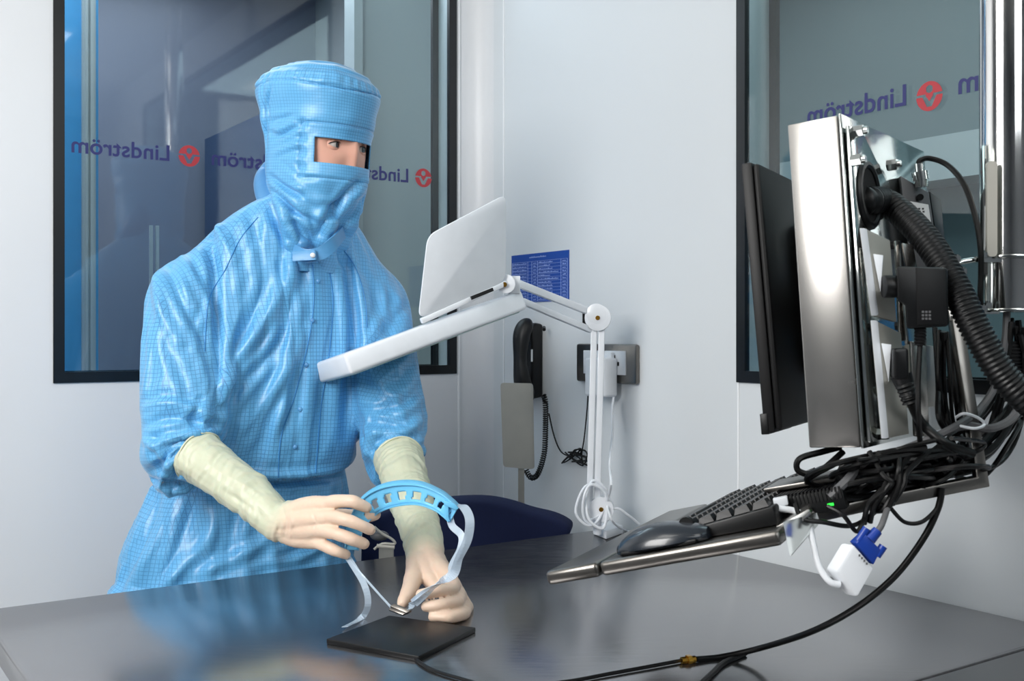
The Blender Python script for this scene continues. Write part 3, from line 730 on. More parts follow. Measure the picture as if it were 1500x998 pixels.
solo('corrugated_hose', M().tube([P(1478, 500+k*1.0, 1.2) for k in range(0, 70)], [.0145 if k % 5 < 3 else .013 for k in range(70)], 16), MT['black'], 'black corrugated hose end hanging below the pole, behind the arching hose', 'hose', smooth=60)
# silver socket trays on the back plate
def trayp(l, r_, b, mat, name, dp_=.016):
    """a thin plate standing off the back plate; l,r_ = image points (top-left, bottom-left), width along a"""
    pass
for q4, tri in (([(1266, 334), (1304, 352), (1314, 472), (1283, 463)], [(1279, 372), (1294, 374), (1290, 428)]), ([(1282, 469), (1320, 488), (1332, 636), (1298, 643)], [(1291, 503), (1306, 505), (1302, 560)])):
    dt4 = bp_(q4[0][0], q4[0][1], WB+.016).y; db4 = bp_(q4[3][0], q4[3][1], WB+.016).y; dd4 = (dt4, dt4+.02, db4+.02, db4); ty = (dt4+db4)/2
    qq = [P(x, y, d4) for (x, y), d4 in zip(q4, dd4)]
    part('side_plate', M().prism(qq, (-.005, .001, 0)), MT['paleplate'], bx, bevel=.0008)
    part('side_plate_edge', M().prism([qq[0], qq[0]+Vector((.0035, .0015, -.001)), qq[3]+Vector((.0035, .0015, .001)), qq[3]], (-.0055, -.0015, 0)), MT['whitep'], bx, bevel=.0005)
    part('reflection_wedge', M().prism([P(x, y, ty-.004) for x, y in tri], (.004, .012, 0)), MT['whitep'], bx, bevel=.0006)  # white wedge paints a reflection onto each side plate
for (x0_, x1_, y0_, y1_) in ((1312, 1319, 352, 500), (1322, 1338, 356, 392), (1322, 1327, 440, 505), (1334, 1356, 500, 640)):
    yy = bp_(1283, 463, WB+.016).y+.022
    part('rail', M().prism([P(x0_, y0_, yy), P(x1_, y0_+2, yy+.008), P(x1_+6, y1_, yy+.008), P(x0_+6, y1_, yy)], (0, .006, 0)), MT['steel_box'], bx, bevel=.001)
dpl = bp_(1290, 500, WB+.016).y
for px, py in ((1306, 360), (1312, 478)):
    c0 = bp_(px, py, WB+.02); part('bolt', M().cyl(c0, c0+fb.b*.01, .005, 6), MT['black'], bx)
m = M(); a0_ = P(1352, 505, 1.19); m.prism([a0_, P(1376, 508, 1.26), P(1380, 595, 1.26), P(1352, 598, 1.19)], (-.02, .004, 0)); part('junction_cover', m, MT['paleplate'], bx, bevel=.002)
# controller with label and aerial connector
co_ = thing('controller_box', 'dark grey controller box with a white label, on the polished back plate', 'device', P(1345, 390, 1.24))
k0 = [P(1319, 257, 1.24), P(1361, 282, 1.27), P(1378, 400, 1.27), P(1335, 400, 1.24)]
part('case', M().prism(k0, (.004, .022, 0)), MT['grey_cable'], co_, bevel=.0015)
part('side_case', M().prism([P(1362, 280, 1.272), P(1378, 292, 1.30), P(1392, 420, 1.30), P(1379, 400, 1.272)], (0, .02, 0)), MT['black'], co_, bevel=.001)
lab = [P(1331, 295, 1.238), P(1359, 300, 1.259), P(1370, 372, 1.259), P(1343, 345, 1.238)]
lo_ = Vector((0, -.0018, 0))
part('label', M().prism([p+lo_ for p in lab], (0, .001, 0)), MT['labelw'], co_)
m = M()
for r_ in range(3):
    for k in range(9):
        if (k*7+r_*3) % 4 == 0: continue
        p = P(1341+r_*5.5+k*.9, 306+k*4.2, 1.234+r_*.003); m.box(p, (.0022, .0006, .0022))
part('print', m, MT['labelink'], co_, smooth=0)
part('screw', M().cyl(P(1348, 289, 1.25), P(1348, 289, 1.256), .004, 10), MT['black'], co_)
p0 = P(1350, 274, 1.25); part('connector', M().cyl(p0, P(1349, 262, 1.25), .0075, 16).cyl(P(1349, 264, 1.25), P(1347, 252, 1.25), .0095, 10).cyl(P(1347, 253, 1.25), P(1346, 240, 1.25), .005, 14), MT['polish'], co_)
cable('aerial_cable', [P(1346, 242, 1.25), P(1348, 235, 1.25), P(1362, 232, 1.25), P(1388, 242, 1.24), P(1412, 270, 1.22), P(1428, 315, 1.2), P(1436, 360, 1.19), P(1437, 400, 1.19), P(1436, 440, 1.19), P(1440, 470, 1.2)], .0032, MT['cable'], 'thin black cable looping from the controller connector to the pole bracket')
# black power supply block
ps = thing('power_supply', 'black power supply block with a side plug, under the corrugated hose', 'adapter', P(1350, 480, 1.16))
YP = dpl-.035
m = M(); m.prism([P(1313, 390, YP), P(1388, 392, YP), P(1390, 478, YP), P(1328, 482, YP), P(1326, 446, YP), P(1314, 440, YP)], (.012, .032, 0)); part('case', m, MT['black'], ps, bevel=.003)
part('face_panel', M().prism([P(1342, 392, YP-.001), P(1384, 394, YP-.001), P(1385, 474, YP-.001), P(1344, 477, YP-.001)], (0, .002, 0)), MT['blackmat'], ps, bevel=.0008)
part('plug', M().cyl(P(1294, 420, YP+.015), P(1316, 420, YP+.015), .0115, 18), MT['black'], ps, bevel=.001)
m = M()
for i in range(9):
    p = P(1352+5*(i % 3), 457+5*(i//3), YP-.0015); m.box(p, (.0022, .0006, .0022))
part('print', m, MT['grey_cable'], ps, smooth=0)
part('strain_relief', M().tube([P(1348, 480+k*2.4, YP+.01) for k in range(12)], [.0065 if k % 2 else .005 for k in range(12)], 12), MT['black'], ps)
cable('supply_cable', [P(1348, 500, YP+.01), P(1345, 560, YP), P(1346, 620, YP), P(1350, 680, 1.13), P(1352, 715, 1.12)], .0028, MT['cable'], 'black cable dropping straight from the power supply block')
# mains plug below
pg = thing('mains_plug', 'black moulded mains plug in the lower side plate of the steel box', 'plug', P(1328, 590, 1.13))
YG = dpl-.03
part('plug_body', M().prism(rr_poly([P(1309, 511, YG), P(1331, 510, YG), P(1332, 556, YG), P(1309, 556, YG)], .004, 0), (.006, .028, 0)), MT['black'], pg, bevel=.003)
part('plug_neck', M().tube([P(1320, 550, YG+.012), P(1326, 566, YG+.01), P(1333, 585, YG+.005)], [.011, .009, .007], 14, n=5), MT['black'], pg)
part('strain_relief', M().tube([P(1324+k*1.2, 562+k*3, YG+.008) for k in range(10)], [.0095 if k % 2 else .0075 for k in range(10)], 12), MT['black'], pg)
part('cord', M().tube([P(1334, 588, YG+.004), P(1350, 620, 1.12), P(1385, 650, 1.11), P(1425, 665, 1.12)], .005, 10, n=8), MT['cable'], pg)
# ------------------------------------------------------------------ L frame and tray
fr_ = thing('tray_frame', 'bent square steel bar frame holding the keyboard tray below the box', 'bracket', P(1300, 740, 1.12))
YF = 1.14
def sqbar(pts, w_, d_):
    m = M(); pts = [Vector(p) for p in pts]; rr = []
    for i, p in enumerate(pts):
        t1 = (pts[i]-pts[i-1]).normalized() if i else (pts[1]-pts[0]).normalized()
        t2 = (pts[i+1]-pts[i]).normalized() if i < len(pts)-1 else t1
        t = (t1+t2).normalized(); dd = Vector((0, 1, 0)); sd = t.cross(dd).normalized(); k = 1/max(.5, t.dot(t1))
        rr.append([p+sd*w_/2*k-dd*d_/2, p-sd*w_/2*k-dd*d_/2, p-sd*w_/2*k+dd*d_/2, p+sd*w_/2*k+dd*d_/2])
    return m.rings(rr)
part('bar', sqbar([P(1398, 462, YF+.02), P(1437, 705, YF), P(1300, 732, YF-.02), P(1165, 762, YF-.03)], .0125, .014), MT['steel_tray'], fr_, bevel=.0015)
part('bar_weld', sqbar([P(1398, 470, YF+.022), P(1392, 440, YF+.03)], .016, .016), MT['steel_box'], fr_, bevel=.001)
part('zip_tie', M().tube([P(1400, 612, YF-.01), P(1412, 606, YF-.016), P(1432, 612, YF-.012), P(1442, 622, YF-.01), P(1428, 628, YF-.018), P(1405, 624, YF-.014)], .0016, 6, n=5), MT['whitep'], fr_)
solo('zip_tie', M().tube([P(1428, 520, 1.12), P(1436, 524, 1.12), P(1444, 548, 1.12)], .0011, 6, n=4), MT['whitep'], 'white cable tie tail sticking out beside the hose', 'cable tie')
ft = Frame(P(797, 838, 1.15), 25.5, 14.5)
tm = ft.m()
a_far, b_far = ft.hit_n(1060, 728); a_r, b_r = ft.hit_n(1145, 773)
TL = .44; TW = b_r
tr = thing('keyboard_tray', 'tilted stainless steel keyboard tray hanging over the table', 'tray', ft.p(TL/2, TW/2, -.02))
part('pan', M(tm).mm((0, 0, -.0155), (TL, .062, 0)), MT['steel_tray'], tr, bevel=.005, seg=3)
part('pan', M(tm).mm((0, .0635, -.0155), (TL, TW, 0)), MT['steel_tray'], tr, bevel=.005, seg=3)
part('lug', M().prism([P(1147, 765, 1.06), P(1195, 752, 1.09), P(1198, 768, 1.09), P(1157, 815, 1.06)], (.003, .004, 0)), MT['polish'], tr)
part('mounting_channel', M().prism([P(1135, 772, 1.07), P(1185, 745, 1.08), P(1190, 752, 1.08), P(1150, 790, 1.07)], (.02, .06, 0)), MT['steel_box'], tr, bevel=.002)
# keyboard
kb = thing('keyboard', 'black compact keyboard lying on the tilted steel tray', 'keyboard', ft.p(.2, .15, .0))
ka0 = .03; ak, bk = ft.hit_n(976, 773, .016); af, bf = ft.hit_n(1049, 731, .016); bk = bk-.004
KA0, KA1, KB0, KB1 = .035, .035+.305, bk, bk+.128
part('case', M(tm).prism([Vector((KA0, KB0, .0005)), Vector((KA0, KB1, .0005)), Vector((KA0, KB1, .020)), Vector((KA0, KB0, .010))], (KA1-KA0, 0, 0)), MT['black'], kb, bevel=.002)
kmesh = None
rowsn, colsn = 6, 15
rot = None
for r_ in range(rowsn):
    b0 = KB0+.006+r_*.0198; nn = .0105+(b0-KB0)/.128*.010
    x = KA0+.006; k = 0
    while x < KA1-.012:
        wdt = .0185
        if r_ == 0 and k == 4: wdt = .092
        m = M(tm); q0, q1 = x, min(x+wdt, KA1-.006); hgt = .0065 if r_ % 2 == 0 else .0068
        lo_b, hi_b = b0, b0+.0172
        vs = [(q0, lo_b, nn), (q1, lo_b, nn), (q1, hi_b, nn+.0014), (q0, hi_b, nn+.0014), (q0+.0022, lo_b+.002, nn+hgt), (q1-.0022, lo_b+.002, nn+hgt), (q1-.0022, hi_b-.003, nn+hgt+.0022), (q0+.0022, hi_b-.003, nn+hgt+.0022)]
        m.add(vs, [(3, 2, 1, 0), (4, 5, 6, 7), (0, 1, 5, 4), (1, 2, 6, 5), (2, 3, 7, 6), (3, 0, 4, 7)])
        part('key', m, MT['black'], kb, bevel=0, smooth=0)
        x += wdt+.0012; k += 1
# mouse
am, bm2 = ft.hit_n(972, 800, .01)
ms = thing('mouse', 'dark computer mouse on the near edge of the tilted tray', 'mouse', ft.p(.02, .1, 0))
m0 = ft.hit_n(905, 812, .002)[1]; m1 = ft.hit_n(1040, 786, .002)[1]; LM = m1-m0; ml = .034
rr = []
for i in range(17):
    t = i/16; b_ = m0+LM*t; hh = .025*math.sin(PI*min(1, (t*.88+.03)))**.62*(1-.35*t)+.001; ww = .031*math.sin(PI*(t*.94+.03))**.35
    rr.append([Vector((ml+ww*math.cos(a), b_, max(.001, .004+hh*math.sin(a)))) if math.sin(a) > -.01 else Vector((ml+ww*.92*math.cos(a), b_, .001)) for a in [2*PI*k/24 for k in range(24)]])
part('shell', M(tm).rings(rr), simple('mouse_shell', (30, 36, 44), .25, coat=.3), ms, smooth=50)
part('base_skirt', M(tm).mm((ml-.026, m0+.008, .0003), (ml+.026, m1-.008, .005)), MT['black'], ms, bevel=.002)
part('wheel', M(tm).cyl(Vector((ml-.003, m0+LM*.78, .018)), Vector((ml+.003, m0+LM*.78, .018)), .008, 14), MT['black'], ms)
# small switch box behind keyboard
fs = Frame(P(1110, 735, 1.13), 25.5, 13)
sb = thing('network_switch', 'small black ribbed switch box with a green light, behind the keyboard', 'device', fs.p(.06, .05, -.015))
part('case', M(fs.m()).mm((0, 0, -.022), (.10, .088, 0)), MT['black'], sb, bevel=.002)
for k in range(22): part('rib', M(fs.m()).mm((-.0015, .004+k*.0038, -.010), (.10, .006+k*.0038, .0022)), MT['blackmat'], sb, smooth=0)
part('status_light', M(fs.m()).mm((-.0015, .070, -.016), (.0, .076, -.0135)), MT['green'], sb, smooth=0)
part('usb_plug', M().prism([P(1132, 732, 1.10), P(1153, 728, 1.10), P(1155, 740, 1.10), P(1134, 744, 1.10)], (.003, .012, 0)), MT['whitep'], sb, bevel=.001)
solo('thin_tablet', M(fs.m()).mm((.035, -.0, .004), (.12, .10, .009)), MT['steel_tray'], 'thin grey bar lying on the small black switch box', 'bar', bevel=.001)
# white video adapter with blue plug
va = thing('video_adapter', 'white square video adapter with a blue plug, dangling below the tray frame', 'adapter', P(1245, 878, 1.06))
YA = 1.06
fc = [P(1242, 797, YA), P(1282, 834, YA), P(1256, 878, YA), P(1214, 838, YA)]
fc = [P(1251, 797, YA-.004), P(1282, 833, YA-.004), P(1257, 877, YA), P(1226, 838, YA)]
part('shell', M().prism(fc, (-.009, .012, .0)), MT['whitep'], va, bevel=.003, seg=3)
part('blue_plug', M().prism([P(1254, 796, YA), P(1268, 783, YA), P(1291, 806, YA), P(1280, 828, YA)], (-.004, .009, 0)), MT['bluep'], va, bevel=.001)
for a_, b_ in (((1257, 793), (1270, 774)), ((1284, 815), (1294, 800))):
    part('thumbscrew', M().cyl(P(a_[0], a_[1], YA+.004), P(b_[0], b_[1], YA+.004), .0042, 12), MT['bluep'], va)
part('plug_neck', M().cyl(P(1274, 790, YA+.004), P(1286, 777, YA+.004), .0062, 12, .005), MT['bluep'], va)
part('grey_cord', M().tube([P(1286, 778, YA+.004), P(1292, 768, YA+.006), P(1300, 745, 1.08), P(1308, 722, 1.1)], .0032, 10, n=6), MT['grey_cable'], va)
m = M()
for i in range(4): m.box(P(1259+i*3.6, 814+i*4, YA-.0052), (.0016, .0005, .0022))
part('print', m, MT['grey_cable'], va, smooth=0)
part('white_cord', M().tube([P(1230, 857, YA+.004), P(1215, 852, YA+.004), P(1200, 830, 1.07), P(1191, 795, 1.08), P(1184, 765, 1.09), P(1168, 750, 1.1), P(1140, 745, 1.1)], .0034, 10, n=8), MT['whitep'], va)
# tangle of black cables
random.seed(21)
def jit(px, py, Y, s=6): return P(px+random.uniform(-s, s), py+random.uniform(-s, s), Y+random.uniform(-.02, .02))
GL = 'one of the black cables tangled in a loose bundle beneath the steel box'
GG = 'tangled black cables under the steel box'
routes = []
for k in range(12):                          # big loops from the pole bottom into the bundle
    sx = random.uniform(1476, 1500); mx = random.uniform(1440, 1500); my = random.uniform(590, 680)
    routes.append([(sx, 470+random.uniform(-5, 25), 1.2), (mx+25, 545+k*4, 1.2), (mx, my-20, 1.19), (mx-50, my+15+k*2, 1.16), (1340+random.uniform(-30, 30), 675+random.uniform(-20, 30), 1.13), (1270+random.uniform(-30, 20), 700+random.uniform(-25, 30), 1.12), (1230, 715+random.uniform(-15, 25), 1.12)])
for k in range(14):                          # flat coils in the bundle
    cx = random.uniform(1270, 1370); cy = random.uniform(672, 716); a = random.uniform(50, 100); b = random.uniform(8, 22); t0 = random.uniform(0, 6)
    routes.append([(cx+a*math.cos(t0+t*.85), cy+b*math.sin(t0+t*.85)-(cx+a*math.cos(t0+t*.85)-1310)*.16, 1.13+.03*math.sin(t0+t*.85)) for t in range(8)])
for k in range(6):
    routes.append([(1372+k*5, 480+k*3, 1.2), (1372+k*6, 560, 1.19), (1378+k*7, 610+k*4, 1.18), (1400+k*6, 650, 1.17), (1380, 690+k*3, 1.14), (1320, 705+k*3, 1.13)])
GR = [('one of the black cables swinging in wide arcs from the pole down under the hose', 'wide cable arcs below the pole')]*12+[('one of the black cables coiled flat in the bundle beneath the steel box', 'coiled black cables under the steel box')]*14+[('one of the black cables running down behind the steel bar frame', 'black cables behind the bar frame')]*6
for rt, (gl0, gg0) in zip(routes, GR):
    pts = [jit(x, y, Y, 3) for x, y, Y in rt]
    cable('cable', pts, random.choice((.0024, .003, .0036)), MT['cable'], gl0, 'cable', gg0, n=6, seg=7)
def c1(pts, r, mat, label, cat='cable'): return cable('cable', [P(*p) for p in pts], r, mat, label, cat)
c1([(1232, 655, 1.14), (1205, 662, 1.14), (1172, 672, 1.13), (1168, 688, 1.13), (1185, 695, 1.13), (1205, 688, 1.13), (1235, 662, 1.14)], .0034, MT['cable'], 'black cable loop sticking out left below the steel box')
c1([(1165, 738, 1.09), (1175, 760, 1.08), (1205, 765, 1.08), (1250, 770, 1.09), (1290, 745, 1.1), (1310, 738, 1.1)], .0025, MT['cable'], 'thin black cable sagging left of the video adapter')
c1([(1305, 745, 1.1), (1325, 765, 1.11), (1350, 765, 1.11), (1372, 745, 1.12), (1378, 725, 1.12)], .0022, MT['cable'], 'thin black cable sagging right of the video adapter')
c1([(1212, 742, 1.09), (1235, 755, 1.08), (1253, 778, 1.08), (1262, 770, 1.08), (1272, 742, 1.1), (1290, 715, 1.1)], .0024, MT['cable'], 'thin black cable looping down to the blue plug')
c1([(1215, 728, 1.1), (1240, 705, 1.1), (1262, 680, 1.12), (1285, 668, 1.13)], .0048, MT['grey_cable'], 'thick dark grey cable rising from the switch box')
c1([(1475, 455, 1.2), (1472, 500, 1.19), (1460, 560, 1.17), (1435, 600, 1.16), (1405, 622, 1.13), (1370, 640, 1.12), (1320, 660, 1.12)], .0042, MT['grey_cable'], 'grey cable running from the pole behind the hose to the bundle')
c1([(1500, 585, 1.16), (1480, 615, 1.15), (1450, 628, 1.14), (1420, 624, 1.14), (1395, 628, 1.13)], .0045, MT['grey_cable'], 'grey cable curving in from the right edge under the hose')
J = lambda: random.uniform(-7, 7)
for k in range(7):
    c1([(1275+k*14+J(), 662, 1.1), (1296+k*5+J(), 690+J(), 1.08+.004*(k%3)), (1300+k*3+J(), 710, 1.075+.006*(k%2)), (1278+k*6+J(), 738+J(), 1.08), (1262+k*7+J(), 764-k*5+J(), 1.09)], .0028, MT['cable'], 'one of the thin black cables hanging in a strand above the white video adapter')['group'] = 'black cable strand above the video adapter'
#SPLIT
# ------------------------------------------------------------------ the person
base = Vector((-.487, 1.99, 0))
pe = thing('person', 'person in light blue gridded cleanroom coverall, hood and long gloves, leaning at the table', 'person', base)
Lx = Vector((.8, .6, 0)); Fw = Vector((.6, -.8, 0))
def ell(cx, cy, z, hw, hf, hb_, tiltF=0, n=48, sq=2.3):
    out = []
    for k in range(n):
        a = 2*PI*k/n; ca, sa = math.cos(a), math.sin(a)
        e = 2/sq; x = hw*abs(ca)**e*(1 if ca > 0 else -1); y = (hf if sa > 0 else hb_)*abs(sa)**e*(1 if sa > 0 else -1)
        out.append(Vector((cx, cy, z))+Lx*x+Fw*y+Vector((0, 0, tiltF*y)))
    return out
def lerp_rings(keys, step=.012):
    rows_ = []
    pts_ = [Vector((0, 0, 0))]*0
    for i in range(len(keys)-1):
        k0_, k1_ = keys[i], keys[i+1]; p_, n_ = keys[max(i-1, 0)], keys[min(i+2, len(keys)-1)]
        m_ = 5
        for j in range(m_):
            t = j/m_; rows_.append([.5*((2*a1)+(a2-a0)*t+(2*a0-5*a1+4*a2-a3)*t*t+(3*a1-a0-3*a2+a3)*t**3) for a0, a1, a2, a3 in zip(p_, k0_, k1_, n_)])
    rows_.append(list(keys[-1])); return rows_
TK = [  # cx, cy, z, half width, front, back
 (-.372, 1.905, 1.575, .050, .050, .050), (-.376, 1.910, 1.545, .062, .060, .060), (-.384, 1.915, 1.518, .105, .070, .065), (-.392, 1.925, 1.49, .142, .082, .078), (-.400, 1.932, 1.455, .168, .098, .09), (-.406, 1.938, 1.41, .184, .112, .10),
 (-.410, 1.94, 1.36, .188, .125, .115), (-.42, 1.945, 1.27, .184, .138, .125), (-.44, 1.955, 1.18, .176, .138, .12), (-.46, 1.965, 1.10, .172, .132, .12),
 (-.474, 1.975, 1.045, .170, .124, .118), (-.486, 1.985, .99, .198, .142, .13), (-.498, 1.985, .93, .214, .150, .14), (-.502, 1.985, .86, .226, .152, .145), (-.50, 1.985, .78, .215, .135, .14)]
tm_ = M(); tm_.rings([ell(*k) for k in lerp_rings(TK)])
for sgn in (-1, 1):                          # legs down to the boots
    hip = Vector((-.49, 1.995, .84))+Lx*(.10*sgn); kn_ = Vector((-.49, 1.99, .48))+Lx*(.11*sgn)+Fw*.01; an = Vector((-.49, 2.0, .10))+Lx*(.12*sgn)
    tm_.tube([hip, kn_, an], [.108, .085, .065], 24, n=10)
RS, RE, RW_ = Vector((-.545, 1.83, 1.40)), P(264, 648, 1.73), P(414, 764, 1.59)
LS, LE, LW = Vector((-.262, 2.025, 1.385)), P(577, 648, 1.88), P(624, 806, 1.635)
fR = (RW_-RE).normalized(); fL = (LW-LE).normalized()
def arms(m, g=0.0, reach=0.0):
    m.tube([Vector((-.43, 1.90, 1.42)), Vector((-.49, 1.865, 1.40)), RS+Vector((.0, 0, -.02)), P(261, 440, 1.79), P(261, 520, 1.765), P(265, 590, 1.745), RE+Vector((-.006, 0, .01)), RE+fR*.035, RE+fR*(.066+reach)],
         [x-g for x in (.052, .064, .068, .064, .064, .066, .066, .052, .036)], 36, n=8)
    m.tube([Vector((-.35, 1.955, 1.41)), Vector((-.30, 1.99, 1.395)), LS+Vector((.004, 0, -.02)), P(560, 480, 1.985), P(570, 550, 1.94), P(575, 610, 1.90), LE, LE+fL*.035, LE+fL*(.064+reach)],
         [x-g for x in (.05, .066, .071, .068, .066, .066, .064, .053, .036)], 36, n=8)
arms(tm_)
me = bpy.data.meshes.new('coverall'); me.from_pydata([tuple(v) for v in tm_.v], [], tm_.f)
finish(me, 0)
tmp = bpy.data.objects.new('tmp', me); COL.objects.link(tmp)
def remesh(tmp, vox, smooth_it=0):
    md = tmp.modifiers.new('r', 'REMESH'); md.mode = 'VOXEL'; md.voxel_size = vox; md.adaptivity = 0
    if smooth_it:
        s_ = tmp.modifiers.new('s', 'SMOOTH'); s_.factor = .5; s_.iterations = smooth_it
    bpy.context.view_layer.update()
    me2 = bpy.data.meshes.new_from_object(tmp.evaluated_get(bpy.context.evaluated_depsgraph_get()))
    bpy.data.objects.remove(tmp); return me2
SIMV = .0085
me = remesh(tmp, SIMV, 10)
# the body under the cloth: the same figure, thinner, as a collider for draping the garment
core = M(); core.rings([ell(k[0], k[1], k[2], max(.03, k[3]-.016), max(.03, k[4]-.018), max(.03, k[5]-.016)) for k in lerp_rings(TK)]); arms(core, .018)
cme = bpy.data.meshes.new('core'); cme.from_pydata([tuple(v) for v in core.v], [], core.f); finish(cme, 0)
cob = bpy.data.objects.new('core', cme); COL.objects.link(cob)
cme = remesh(cob, .014, 4); cob = bpy.data.objects.new('core', cme); COL.objects.link(cob)
cmod = cob.modifiers.new('c', 'COLLISION'); cob.collision.thickness_outer = .004; cob.collision.cloth_friction = 12
n0 = len(me.vertices); r0 = np.empty(n0*3); me.vertices.foreach_get('co', r0); r0 = r0.reshape(-1, 3); rn0 = np.empty(n0*3); me.vertices.foreach_get('normal', rn0); rn0 = rn0.reshape(-1, 3)
so = bpy.data.objects.new('sim', me); COL.objects.link(so)
vg = so.vertex_groups.new(name='pin')
def seg_t(p, a, b):
    a = np.array(a); b = np.array(b); ab = b-a; return ((p-a)@ab)/(ab@ab), np.linalg.norm(p-a-np.outer(np.clip(((p-a)@ab)/(ab@ab), 0, 1), ab), axis=1)
tR_, dR_ = seg_t(r0, RE, RE+fR*.066); tL_, dL_ = seg_t(r0, LE, LE+fL*.064)
pinw = np.zeros(n0)
pinw = np.maximum(pinw, (r0[:, 2] > 1.525)*1.0); pinw = np.maximum(pinw, (r0[:, 2] < .84)*1.0)
pinw = np.maximum(pinw, ((tR_ > .80) & (dR_ < .075))*1.0); pinw = np.maximum(pinw, ((tL_ > .80) & (dL_ < .075))*1.0)
waist = np.exp(-((r0[:, 2]-1.045)/.006)**2)*((np.hypot(r0[:, 0]+.474, r0[:, 1]-1.975)) < .20); pinw = np.maximum(pinw, (waist > .5)*.9)
for wv in (1.0, .9):
    ids = np.nonzero(np.abs(pinw-wv) < 1e-6)[0]
    if len(ids): vg.add([int(i) for i in ids], wv, 'REPLACE')
cl_ = so.modifiers.new('cloth', 'CLOTH'); st_ = cl_.settings
import time; T0 = time.time(); st_.quality = 4; st_.mass = .15; st_.tension_stiffness = 22; st_.compression_stiffness = 12; st_.shear_stiffness = 6; st_.bending_stiffness = .8
st_.tension_damping = 8; st_.compression_damping = 8; st_.shear_damping = 8; st_.bending_damping = .5; st_.air_damping = 3
st_.vertex_group_mass = 'pin'; st_.shrink_min = -.085; st_.shrink_max = -.085; st_.pin_stiffness = 2
cl_.collision_settings.use_collision = True; cl_.collision_settings.distance_min = .003; cl_.collision_settings.collision_quality = 2; cl_.collision_settings.use_self_collision = False
FR = 24
cl_.point_cache.frame_end = FR+2
sc_ = bpy.context.scene; sc_.frame_start = 1; sc_.frame_end = FR+2
for f_ in range(1, FR+1): sc_.frame_set(f_)
dg = bpy.context.evaluated_depsgraph_get(); em = so.evaluated_get(dg).to_mesh()
s1 = np.empty(n0*3); em.vertices.foreach_get('co', s1); s1 = s1.reshape(-1, 3).copy(); so.evaluated_get(dg).to_mesh_clear()
bpy.data.objects.remove(so); bpy.data.objects.remove(cob); sc_.frame_set(1)
dsim = s1-r0; lim = .045; ln = np.linalg.norm(dsim, axis=1); dsim *= np.minimum(1, lim/np.maximum(ln, 1e-9))[:, None]
print('SIM time', time.time()-T0, 'disp', ln.mean(), ln.max(), n0)
# carry the rest position through a subdivision
a1 = me.attributes.new('restp', 'FLOAT_VECTOR', 'POINT'); a1.data.foreach_set('vector', r0.ravel())
a2 = me.attributes.new('restn', 'FLOAT_VECTOR', 'POINT'); a2.data.foreach_set('vector', rn0.ravel())
me.vertices.foreach_set('co', (r0+dsim).ravel()); me.update()
tmp = bpy.data.objects.new('t', me); COL.objects.link(tmp); s0 = tmp.modifiers.new('s0', 'SMOOTH'); s0.factor = .5; s0.iterations = 3; sm = tmp.modifiers.new('s', 'SUBSURF'); sm.levels = 1
bpy.context.view_layer.update(); me = bpy.data.meshes.new_from_object(tmp.evaluated_get(bpy.context.evaluated_depsgraph_get())); bpy.data.objects.remove(tmp)
nv = len(me.vertices); co = np.empty(nv*3); me.vertices.foreach_get('co', co); co = co.reshape(-1, 3)
def vnormals(me):
    n_ = np.empty(len(me.vertices)*3); me.vertices.foreach_get('normal', n_); return n_.reshape(-1, 3)
nm = vnormals(me); rest = np.empty(nv*3); me.attributes['restp'].data.foreach_get('vector', rest); rest = rest.reshape(-1, 3)
rnm = np.empty(nv*3); me.attributes['restn'].data.foreach_get('vector', rnm); rnm = rnm.reshape(-1, 3)
me.attributes.remove(me.attributes['restp']); me.attributes.remove(me.attributes['restn'])
def proj(c): return np.stack([750+F*c[:, 0]/c[:, 1], HZ-F*(c[:, 2]-CZ)/c[:, 1]], 1)
pj = proj(co); view = co-np.array([0, 0, CZ]); view /= np.linalg.norm(view, axis=1)[:, None]
facing = np.clip(-(nm*view).sum(1)*3, 0, 1)
def seg_dist(p, pts):
    best = np.full(len(p), 1e9); par = np.zeros(len(p)); L_ = 0; tot = sum(math.dist(pts[i], pts[i+1]) for i in range(len(pts)-1))
    for i in range(len(pts)-1):
        a = np.array(pts[i], float); b = np.array(pts[i+1], float); ab = b-a; l2 = (ab**2).sum(); t = np.clip(((p-a)@ab)/l2, 0, 1)
        dd = np.linalg.norm(p-a-t[:, None]*ab, axis=1); c_ = dd < best; best[c_] = dd[c_]; par[c_] = (L_+t[c_]*math.sqrt(l2))/tot; L_ += math.sqrt(l2)
    return best, par
def fold(disp, pts, wpx, amp):
    pts = [(v.x, v.y) for v in smooth_path([Vector((a, b, 0)) for a, b in pts], 5)]
    d_, t_ = seg_dist(pj, pts); env = np.sin(np.clip(t_, .02, .98)*PI)**.45
    disp += amp*env*(np.exp(-(d_/wpx)**2)-.45*np.exp(-((d_-wpx*2.0)/wpx)**2))*facing
disp = np.zeros(nv)
